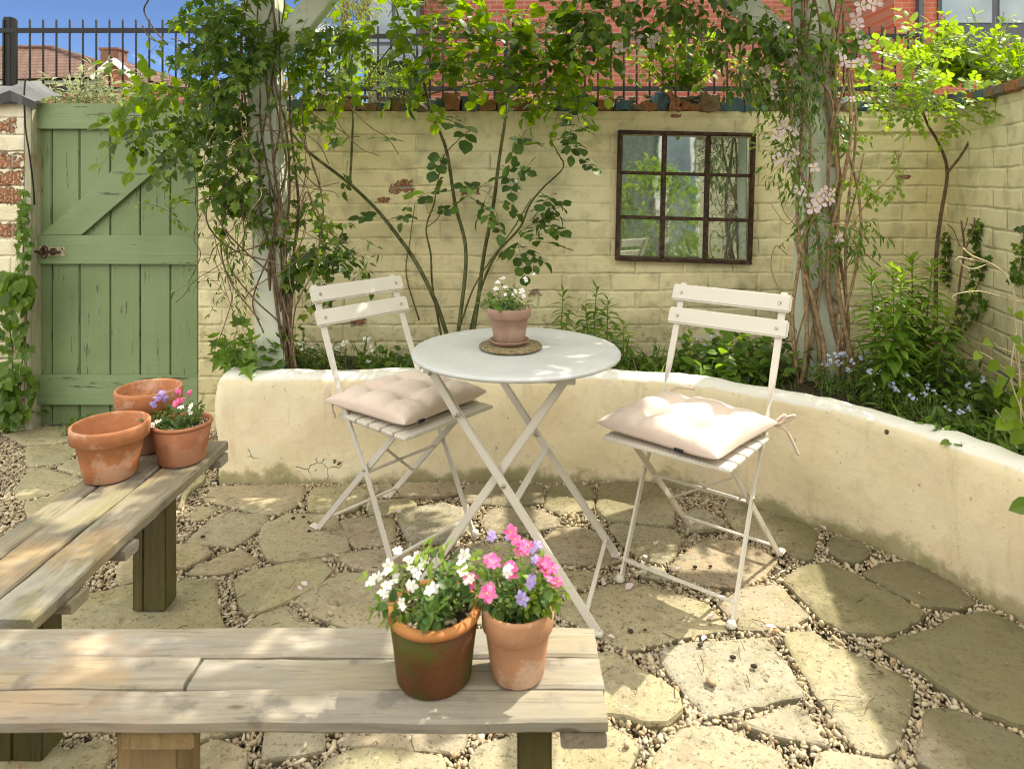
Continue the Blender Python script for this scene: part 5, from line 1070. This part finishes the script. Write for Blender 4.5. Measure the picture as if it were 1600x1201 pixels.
clump('leafy_plant','dark ferny plant behind the left chair','plant',bed(540,0,3.0),.14,.11,46,M['leaf_dark'],.034,'lance','low leafy plants in the bed',4,M['white_petal'],.008)
clump('leafy_plant','low dark plant between vine and left chair','plant',bed(480,0,3.0),.10,.13,30,M['leaf_dark'],.04,'lance','low leafy plants in the bed',3,M['white_petal'],.008)
clump('leafy_plant','dark purple green plant behind the cushion of the left chair','plant',bed(610,0,3.0),.12,.10,30,M['leaf_dark'],.035,'ovate','low leafy plants in the bed',2,M['white_petal'],.008)
clump('leafy_plant','low plant hidden in the bed behind the table','plant',bed(700,0,3.02),.12,.09,20,M['leaf_dark'],.035,'ovate','low leafy plants in the bed')
clump('leafy_plant','green tuft at the foot of the lilies behind the table','plant',bed(930,0,3.02),.12,.08,26,M['leaf_mid'],.035,'ovate','low leafy plants in the bed')
clump('leafy_plant','ground hugging leaves right of the table in the bed','plant',bed(1030,0,2.98),.12,.09,24,M['leaf_mid'],.035,'ovate','low leafy plants in the bed')
clump('leafy_plant','shady leaves in the corner under the shrub','plant',bed(1500,0,2.6),.15,.13,40,M['leaf_dark'],.04,'ovate','low leafy plants in the bed',3,M['blue_petal'],.006)
clump('leafy_plant','low weeds near the planter rim at the right edge','plant',bed(1540,0,2.15),.12,.08,36,M['leaf_mid'],.035,'ovate','low leafy plants in the bed')
clump('leafy_plant','deep green leaves at the foot of the right hand lilies','plant',bed(1430,0,2.6),.13,.17,44,M['leaf_mid'],.045,'lance','low leafy plants in the bed')
clump('leafy_plant','creeping weeds beneath the foreground leaves on the right','plant',bed(1580,0,2.35),.14,.09,34,M['leaf_dark'],.04,'ovate','low leafy plants in the bed')
G_=Leaves()
for _ in range(700):
    i=random.randrange(20,len(inner)-6); q=inner[i].lerp(outer[i],U(.05,.8)); d=V(U(-.7,.7),U(-.9,.3),1); G_.add((q.x,q.y,.35),d,rv(),U(.05,.13),'grass',1)
tag(G_.build('bed_grass',M['leaf_mid']),'thin grass and weeds between the plants of the bed','grass',kind='stuff')
# ivy up the side wall, sapling in the corner
iv=empty('wall_ivy',P(1500,500,3.0),'small ivy creeping up the side wall near the corner','ivy'); S=MB(); L=Leaves()
for pts in ([(1490,520),(1510,480),(1530,440),(1540,400)],[(1480,540),(1520,500),(1545,470)],[(1530,400),(1525,370),(1535,350)],[(1590,440),(1598,400),(1600,360)],[(1480,440),(1478,400),(1482,370)]):
    def onside(x,y):
        k=(x-800)/F; dx,dy=(SX1+.08-CX),(SY1-WY); t=(k*WY-CX)/(dx-k*dy); D=WY+t*dy; return P(x,y,D-.02)
    w=spline([onside(max(x,1483),y) for x,y in pts],5); S.tube(w,.002,4)
    for q in w:
        for _ in range(3): L.add(q+V(-.01,0,0)+rv()*.022,rv()+V(-.2,-.2,-.6),V(-1,-.4,.3)+rv()*.4,U(.022,.04),'lobed')
S.build('stem',M['vine_bark'],iv); L.build('foliage',M['leaf_dark'],iv)
sp=empty('bare_sapling',P(1488,600,2.75),'thin bare twiggy sapling before the side wall','shrub'); S=MB()
for pts,r in (([(1488,590),(1492,520),(1500,440),(1507,390),(1502,345)],.0045),([(1507,395),(1520,360),(1523,340)],.003),([(1500,385),(1490,360),(1480,350)],.002),([(1503,370),(1510,350),(1512,340)],.002)): S.tube(spline([P(x,y,2.72) for x,y in pts],6),r,5)
S.build('trunk',M['bark'],sp)
# bright climber at the right edge of the picture
fc=empty('young_climber',P(1590,640,2.02),'young climber with curling pale shoots and lime leaves at the right edge','climber'); S=MB(); L=Leaves(); random.seed(77)
for pts,r in (([(1596,660),(1592,560),(1586,490),(1585,460),(1572,430),(1548,412),(1520,400),(1505,388)],.0032),([(1545,412),(1520,420),(1505,415),(1500,408)],.002),([(1540,410),(1515,405),(1498,402),(1492,408)],.002),([(1586,470),(1560,462),(1530,455),(1500,458),(1488,464),(1492,470)],.0018),([(1585,470),(1600,472),(1640,480)],.003),([(1600,560),(1585,552),(1575,548),(1560,542),(1553,535)],.002),([(1600,590),(1570,575),(1550,560),(1532,550)],.002),([(1610,600),(1590,570),(1586,540)],.002),([(1590,700),(1570,660),(1555,640)],.0025),([(1620,720),(1600,650),(1580,590),(1588,520)],.003)):
    S.tube(spline([P(x,y,1.93) for x,y in pts],6),r*.8,5)
for (x,y,dx,dz,s) in ((1548,535,-1,.1,.030),(1530,552,-.8,-.6,.030),(1580,490,-.3,.6,.028),(1590,495,.3,.5,.026),(1585,525,.0,-.2,.034),(1590,540,.3,-.5,.034),(1560,562,-.5,-.5,.05),(1572,570,.2,-.6,.045),(1565,585,-.3,-.5,.045),(1560,600,-.35,-1,.062),(1590,595,.6,-.6,.06),(1590,615,-.6,-.8,.07),(1585,640,-1,-.3,.085),(1600,630,-.6,-.5,.08),(1580,655,-1,-.25,.09),(1590,650,-.1,-1,.075),(1600,670,-.7,-.8,.085),(1520,456,-.5,.4,.024),(1605,560,.2,-1,.07),(1600,600,-.2,-1,.07)):
    L.add(P(x,y,1.92+U(-.04,.04)),V(dx,U(-.5,-.1),dz),V(.15,-1,.55)+rv()*.3,s*(.62 if s>.055 else .85),'heart' if s<.045 else 'ovate',1.15)
S.build('stem',M['pale_stem'],fc); L.build('foliage',M['leaf_lime'],fc)
tag(Leaves().add(P(1618,785,1.62),V(-1,-.1,-.2),V(-.2,-1,.7),.06,'ovate').add(P(1640,770,1.62),V(-.6,-.3,.1),V(-.2,-1,.7),.06,'ovate').build('stray_leaf',M['leaf_mid']),'single green leaf poking in at the right edge over the planter','leaf')
# ivy on the brick pier beside the gate
ip=empty('pier_ivy',P(20,640,3.2),'round leaved bindweed climbing the brick pier left of the gate','climber'); S=MB(); L=Leaves(); L2=Leaves(); random.seed(8)
for pts in ([(30,640),(35,560),(42,480),(36,400),(40,330),(35,300)],[(10,640),(20,560),(10,470),(20,430)],[(44,620),(40,520),(46,440)]):
    S.tube(spline([P(x,y,3.24) for x,y in pts],6),.003,5)
def scat(L,bl,mean=V(0,-1,.35)):
    for (x,y,rx,ry,D,n,s,shp) in bl:
        for _ in range(n):
            a=U(0,6.283); q=math.sqrt(random.random()); L.add(P(x+rx*q*math.cos(a),y+ry*q*math.sin(a),D+U(-.05,.05)),V(U(-.7,.7),U(-.5,0),-.8),mean+rv()*.45,s*U(.7,1.2),shp)
scat(L,[(25,450,26,24,3.18,60,.056,'heart'),(10,440,20,16,3.18,24,.05,'heart'),(12,490,16,20,3.2,14,.044,'heart'),(45,462,10,14,3.18,10,.05,'heart')])
scat(L2,[(38,380,12,60,3.23,70,.034,'lobed'),(36,320,8,30,3.23,24,.028,'lobed'),(38,520,12,40,3.24,22,.038,'heart'),(25,565,20,34,3.24,26,.038,'heart'),(6,610,14,40,3.18,46,.07,'heart'),(45,600,12,30,3.24,16,.04,'heart'),(20,640,22,20,3.2,30,.05,'heart'),(5,520,12,30,3.24,14,.04,'heart')])
S.build('stem',M['vine_bark'],ip); L.build('foliage',M['leaf_rose'],ip); L2.build('darker_foliage',M['leaf_mid'],ip)  # mid green leaves around the brighter patch
clump('gate_weed','small weed growing at the foot of the gate','plant',G(118,676),.035,.07,12,M['leaf_mid'],.022,'ovate','weeds by the gate')
clump('gate_weed','weeds in the angle between the pier and the doorstep','plant',G(18,668),.07,.12,20,M['leaf_dark'],.04,'ovate','weeds by the gate')
# litter on the stones
random.seed(60); lf=MB()
for _ in range(130):
    p=G(U(250,1500),U(760,1150),.004)
    if -1.2<p.x and p.y>np.interp(p.x,[-1.2,.354,.979,1.3,1.4],[2.7,2.7,2.4,2.08,1.82]): continue
    d=V(U(-1,1),U(-1,1),U(-.05,.1)).normalized()*U(.015,.06); lf.tube(spline([p,p+d*.5+V(U(-.006,.006),U(-.006,.006),.003),p+d],3),U(.0006,.0013),4,False)
tag(lf.build('twig_litter',M['twig']),'dry twigs and stalks scattered on the paving','litter',kind='stuff')
dl=Leaves()
for (x,y) in [(1225,895),(1280,822),(1288,812)]+[(U(250,1500),U(760,1150)) for _ in range(36)]:
    p=G(x,y,.004); dl.add(p,V(U(-1,1),U(-1,1),.1),V(U(-.3,.3),U(-.3,.3),1),U(.008,.018),'ovate')
tag(dl.build('leaf_litter',M['dead_leaf']),'small brown fallen leaves on the slabs','litter',kind='stuff')
pt=Leaves()
for (x,y) in [(1223,893),(480,914),(470,922),(1000,880),(1282,820),(620,797)]+[(U(940,1300),U(860,1000)) for _ in range(9)]:
    p=G(x,y,.005); pt.add(p,V(U(-1,1),U(-1,1),.2),V(U(-.3,.3),U(-.3,.3),1),U(.018,.032),'ovate')
tag(pt.build('fallen_petals',M['pink_petal']),'pale fallen clematis petals lying on the slabs','petals',kind='stuff')
cr=MB()
for (x,y) in ((317,838),(458,809),(474,807),(482,815),(487,818),(483,829),(495,819),(1094,1007),(1145,1026),(1178,1040),(1008,983),(1086,885),(1110,884),(985,985)): cr.ball(G(x,y,.004),U(.004,.0075),1,(1.3,1,.7))
tag(cr.build('soil_crumbs',M['soil']),'dark crumbs of soil lying on the slabs','litter',kind='stuff')
# ------------------------------------------------------------------ beyond the wall
def railings(name,label,x0,x1,y,zr,ztop,zb,sp,posts):
    t=empty(name,(x0,y,1.45),label,'fence','iron railings beyond the wall')
    for z in (zr,zb): MB().box(((x0+x1)/2,y,z),(x1-x0,.012,.040),None,.002).build('rail',M['black'],t)
    bar0=None; n=int((x1-x0)/sp)
    for i in range(n+1):
        if bar0 is None: bar0=MB().tube([(x0+sp*.5,y-.001,1.5),(x0+sp*.5,y-.001,ztop-.012),(x0+sp*.5,y-.001,ztop)],[.0085,.0085,.003],6).build('bar',M['black'],t)
        else: c=bar0.copy(); COL.objects.link(c); c.parent=t; c.location=(sp*i,0,0)
    for (px_,w) in posts:
        MB().box(((px_-800)/F*y,y+.035,(1.45+ztop+.02)/2),(w,w,ztop+.02-1.45),None,.004).build('post',M['black'],t)
railings('iron_railings','black iron railings against the sky above the gate',P(0,0,5.5).x-1.2,P(392,0,5.5).x,5.5,CH+(HY-48)/F*5.5,CH+(HY-30)/F*5.5,1.93,.1068,[(10,.062)])
railings('iron_railings','black iron railings in front of the red brick building',P(500,0,5.6).x,P(1430,0,5.6).x,5.6,CH+(HY-57)/F*5.6,CH+(HY-40)/F*5.6,CH+(HY-139)/F*5.6,.106,[(790,.035)])
bd=empty('brick_building',(2,11,1.45),'modern red brick building with grey window bay behind the railings','building')
def face(name,px0,px1,py0,py1,D,mat,th=.3,par=bd): 
    a,b=P(px0,py1,D),P(px1,py0,D); return MB().box(((a.x+b.x)/2,D+th/2,(a.z+b.z)/2),(b.x-a.x,th,b.z-a.z),None,0).build(name,mat,par)
face('wall',658,1430,-420,215,11.2,M['red_brick'],4)
face('wing_wall',1397,2300,-420,215,10.2,M['red_brick_near'],4)
face('drainpipe',1436,1444,-420,190,10.1,M['dark_panel'],.08)
w=face('window',1466,1900,-170,80,10.17,M['dark_panel'],.06)
for (a,b,c,d) in ((1472,1550,-150,36),(1562,1640,-150,36),(1650,1760,-150,36)):
    o=face('pane',a,b,c,d,10.15,M['glass'],.02); o.parent=w; o.matrix_parent_inverse=Matrix.Identity(4)
face('bay_window',566,656,-420,72,10.7,M['dark_panel'],1.5)
for (a,b) in ((578,612),(618,650)): face('bay_pane',a,b,-200,66,10.68,M['glass'],.02)
face('bay_ledge',556,659,72,95,10.55,M['grey_panel'],1.6); face('recess',574,658,95,215,11.6,M['undercroft'],.3); face('column',574,588,95,215,10.7,M['undercroft'],.2)
q=MB(); q.bar(P(588,135,10.8),P(640,98,10.8),.12,.12,(0,0,1)); q.build('strut',M['undercroft'],bd)
def house(name,label,par=None):
    pass
h1=empty('tiled_house',P(20,150,26),'old house with red tiled hip roof seen through the left railings','house')
D=26; e=lambda x,y,d: P(x,y,d)
A0,A1,A2,A3=e(-160,128,D),e(215,150,D-1.5),e(260,150,D+9),e(-200,128,D+9); r0,r1=e(18,68,D+4.0),e(80,68,D+4.0); r0.x-=.3
zz=A0.z; A1.z=zz; A2.z=zz; A3.z=zz
for a in (r0,r1): a.z=zz+2.05
MB().add([A0,A1,A2,A3,r0,r1],[(0,1,5,4),(1,2,5),(2,3,4,5),(3,0,4)]).build('roof',M['roof'],h1)
rt=MB(); rt.tube([r0,r1],.14,8); rt.tube([r1,A1],.14,8); rt.tube([r0,A0],.14,8); rt.build('ridge_tiles',M['roof'],h1)
MB().box(((A0.x+A1.x)/2-.2,D+3.5,(zz+1.45)/2),((A1.x-A0.x)-.9,7,zz-1.45),None).build('wall',M['red_brick'],h1)
MB().box(((A0.x+A1.x)/2,D-.35,zz-.08),((A1.x-A0.x),.12,.14),None).build('gutter',M['white_trim'],h1)
h2=empty('gabled_house',P(178,150,22),'small gabled house with white barge boards and a brick chimney','house')
D=22; a,b,t_=P(148,125,D),P(214,125,D),P(180,96,D)
MB().poly([a,b,t_],6,(0,1,0)).build('gable_wall',M['red_brick'],h2)
MB().box(((a.x+b.x)/2,D+3,(a.z+1.45)/2),(b.x-a.x-.1,6,a.z-1.45),None).build('wall',M['red_brick'],h2)
for (p,q) in ((a,t_),(b,t_)): MB().bar(p+V(0,-.1,.02),q+V(0,-.1,.02),.2,.14,(0,0,1)).build('barge_board',M['white_trim'],h2)
rf=MB(); 
for (p,q) in ((a,t_),(b,t_)): rf.add([p+V(0,-.2,.1),q+V(0,-.2,.1),q+V(0,6,.1),p+V(0,6,.1)],[(0,1,2,3)])
rf=rf.build('roof',M['roof'],h2); c=P(178,95,D+2.0); ch=MB().box((c.x,D+2,c.z-.15),(.62,.6,1.1),None,.02); ch.box((c.x,D+2,c.z+.36),(.7,.68,.09),None,.02); o=ch.build('chimney',simple('old chimney brick',(.16,.075,.05),.9,var=.3,scale=3),h2); o.parent=rf; o.matrix_parent_inverse=Matrix.Identity(4)
h3=empty('low_roofed_house',P(290,150,24),'low red roofed house half hidden behind the vine','house'); D=24
a,b=P(185,170,D),P(420,170,D); MB().add([a,b,b+V(0,4,1.6),a+V(1.2,4,1.6)],[(0,1,2,3)]).build('roof',M['roof'],h3); MB().box(((a.x+b.x)/2,D+2.2,(a.z+1.45)/2),(b.x-a.x-.4,4,a.z-1.45),None).build('wall',M['red_brick'],h3)
# trees behind
def tree(name,label,base,trunk_h,blobs,mat,size,shape,group,n,droop=.3):
    t=empty(name,base,label,'tree',group); tr=MB(); L=Leaves(); S=MB(); b=Vector(base); top=b+V(0,0,trunk_h); tr.tube(spline([b,b.lerp(top,.5)+V(.04,0,0),top],6),taper(13,.09,.02),8)
    for (dx,dz,rx,rz) in blobs:
        for _ in range(n):
            q=rv(); k=random.random()**.4; p=b+V(dx+q.x*rx*k,q.y*rx*k*.8,dz+q.z*rz*k); sprig(L,S,p,q+V(0,0,-.2),U(.15,.35),random.randint(7,11),size*U(.7,1.2),shape,.004,droop)
        S.tube([top.lerp(b,.5),b+V(dx,0,dz)],.02,5)
    tr.build('trunk',M['bark'],t); L.build('crown',mat,t); S.build('branch',M['bark'],t)
random.seed(70); bp=P(535,140,8.6); gz0=1.45
tree('golden_conifer','golden green conifer between the post and the grey bay',(bp.x,8.6,gz0),2.0,[(0,1.0,.35,.6),(.03,1.7,.30,.6),(.08,2.2,.22,.4),(-.2,.8,.3,.5)],M['leaf_conifer'],.07,'lance','trees beyond the railings',75,.8)
bp=P(475,140,7.5); tree('garden_bush','feathery pale bush behind the pergola post',(bp.x,7.5,gz0),.9,[(0,.7,.4,.5),(.35,.6,.35,.4)],M['leaf_conifer'],.06,'lance','trees beyond the railings',60,.6)
bp=P(610,140,6.6); tree('garden_bush','low green bush below the grey bay',(bp.x,6.6,gz0),.4,[(0,.45,.3,.25)],M['leaf_rose'],.06,'lance','trees beyond the railings',50)
bp=P(1320,110,6.4); tree('garden_bush','low lime bush by the foot of the brick wing',(bp.x,6.4,gz0),.4,[(0,.5,.35,.25),(-.4,.45,.3,.2)],M['leaf_lime'],.05,'ovate','trees beyond the railings',45)
# ------------------------------------------------------------------ the garden behind the camera, seen in the mirror
hw=empty('house_back_wall',(1.0,-4.2,0),'dark house wall with white framed glazed door seen only in the mirror','house')
MB().box((.5,-4.35,2.1),(9,.3,4.3),None).build('wall',M['house_render'],hw)
MB().box((2.62,-4.18,1.35),(.62,.06,2.6),None,.01).build('door_frame',M['white_trim'],hw); MB().box((2.68,-4.14,1.4),(.36,.03,2.3),None).build('door_glass',M['glass'],hw)
wk=empty('wicker_screen',(3.2,-2.2,0),'brown woven willow screen seen in the mirror panes','screen')
m2=MB()
for k in range(48):
    z=.03+k*.042; pts=[V(2.55+i*.1,-2.3+.012*math.sin(i*math.pi/2+k*math.pi)+U(-.004,.004),z+U(-.006,.006)) for i in range(16)]; m2.tube(pts,.015,5)
m2.build('weave',M['wicker'],wk)
for x in (2.6,3.0,3.4,3.8): MB().tube([(x,-2.3,0),(x,-2.3,2.1)],.025,7).build('stake',M['bark'],wk)
random.seed(90)
t=empty('garden_shrub',(1.82,-1.9,0),'bright green leafy shrub in the middle of the mirror','shrub'); L=Leaves(); S=MB()
for _ in range(230):
    q=rv(); p=V(1.82+q.x*.40,-1.9+q.y*.3,.80+q.z*.48); sprig(L,S,p,q+V(0,0,.3),U(.1,.25),8,.085,'lance',.003,.5,wid=1.4)
S.tube([(1.82,-1.9,0),(1.82,-1.9,1)],.02,6); S.build('stem',M['bark'],t); L.build('foliage',M['leaf_lime'],t)
# ------------------------------------------------------------------ light, sky, camera
sc=bpy.context.scene
w=bpy.data.worlds.new("World"); sc.world=w; w.use_nodes=True; nt=w.node_tree; nt.nodes.clear()
o=nt.nodes.new('ShaderNodeOutputWorld'); bg=nt.nodes.new('ShaderNodeBackground'); sky=nt.nodes.new('ShaderNodeTexSky'); sky.sky_type='NISHITA'; sky.sun_disc=False
SUN=Vector((.63,.39,1.0)).normalized(); el=math.asin(SUN.z); az=math.atan2(SUN.x,SUN.y)
sky.sun_elevation=el; sky.sun_rotation=az; sky.altitude=3000; sky.air_density=.5; sky.dust_density=0; sky.ozone_density=5
tc=nt.nodes.new('ShaderNodeTexCoord'); mp=nt.nodes.new('ShaderNodeMapping'); mp.inputs['Scale'].default_value=(3,3,7); mp.inputs['Location'].default_value=(.3,.1,.4); nt.links.new(tc.outputs['Generated'],mp.inputs[0])
ns=nt.nodes.new('ShaderNodeTexNoise'); ns.inputs['Scale'].default_value=1.7; ns.inputs['Detail'].default_value=7; ns.inputs['Roughness'].default_value=.55; nt.links.new(mp.outputs[0],ns.inputs['Vector'])
def wn(typ,ins,**kw):
    x=nt.nodes.new(typ)
    for k,v in kw.items(): setattr(x,k,v)
    for k,v in ins.items():
        if isinstance(v,bpy.types.NodeSocket): nt.links.new(v,x.inputs[k])
        else: x.inputs[k].default_value=v
    return x.outputs[0]
sx=nt.nodes.new('ShaderNodeSeparateXYZ'); nt.links.new(tc.outputs['Generated'],sx.inputs[0])
hi=wn('ShaderNodeMapRange',{0:sx.outputs[2],1:.34,2:.60,3:.035,4:.22},interpolation_type='SMOOTHSTEP')      # unseen cloud added overhead and behind the camera as fill light, blue in front
bh=wn('ShaderNodeMapRange',{0:sx.outputs[1],1:.15,2:-.35,3:0.0,4:.20},interpolation_type='SMOOTHSTEP')
md=wn('ShaderNodeMath',{0:ns.outputs['Fac'],1:wn('ShaderNodeMath',{0:hi,1:bh},operation='MAXIMUM')},operation='ADD')
ck=wn('ShaderNodeMapRange',{0:md,1:.56,2:.70,3:0.0,4:1.0},interpolation_type='SMOOTHSTEP')
mx=nt.nodes.new('ShaderNodeMix'); mx.data_type='RGBA'; nt.links.new(ck,mx.inputs[0]); nt.links.new(sky.outputs[0],mx.inputs[6]); mx.inputs[7].default_value=(13,12.7,12,1)
nt.links.new(mx.outputs[2],bg.inputs[0]); bg.inputs[1].default_value=.07; nt.links.new(bg.outputs[0],o.inputs[0])
sl=bpy.data.lights.new('sun','SUN'); sl.energy=2.0; sl.angle=R(.55); sl.color=(1,.94,.82); so=bpy.data.objects.new('sun',sl); COL.objects.link(so); so.rotation_euler=SUN.to_track_quat('Z','Y').to_euler(); so.location=(3,3,6)
cam=bpy.data.cameras.new('camera'); co=bpy.data.objects.new('camera',cam); COL.objects.link(co); co.location=(0,0,CH); co.rotation_euler=(R(90),0,0)
cam.sensor_width=36; cam.lens=36*F/1600; cam.shift_y=-(600.5-HY)/1600; cam.clip_end=600; cam.clip_start=.05
cam.dof.use_dof=True; cam.dof.focus_distance=2.3; cam.dof.aperture_fstop=6.3
sc.camera=co
sc.view_settings.view_transform='Standard'; sc.view_settings.look='None'; sc.view_settings.exposure=1.82; sc.view_settings.gamma=1; sc.view_settings.use_white_balance=True; sc.view_settings.white_balance_temperature=6900; sc.view_settings.white_balance_tint=8
sc.render.engine='CYCLES'; sc.cycles.use_denoising=True; sc.cycles.filter_width=1.05; sc.cycles.denoising_prefilter='ACCURATE'; sc.cycles.max_bounces=8; sc.cycles.diffuse_bounces=5; sc.cycles.transparent_max_bounces=8; sc.cycles.sample_clamp_indirect=8
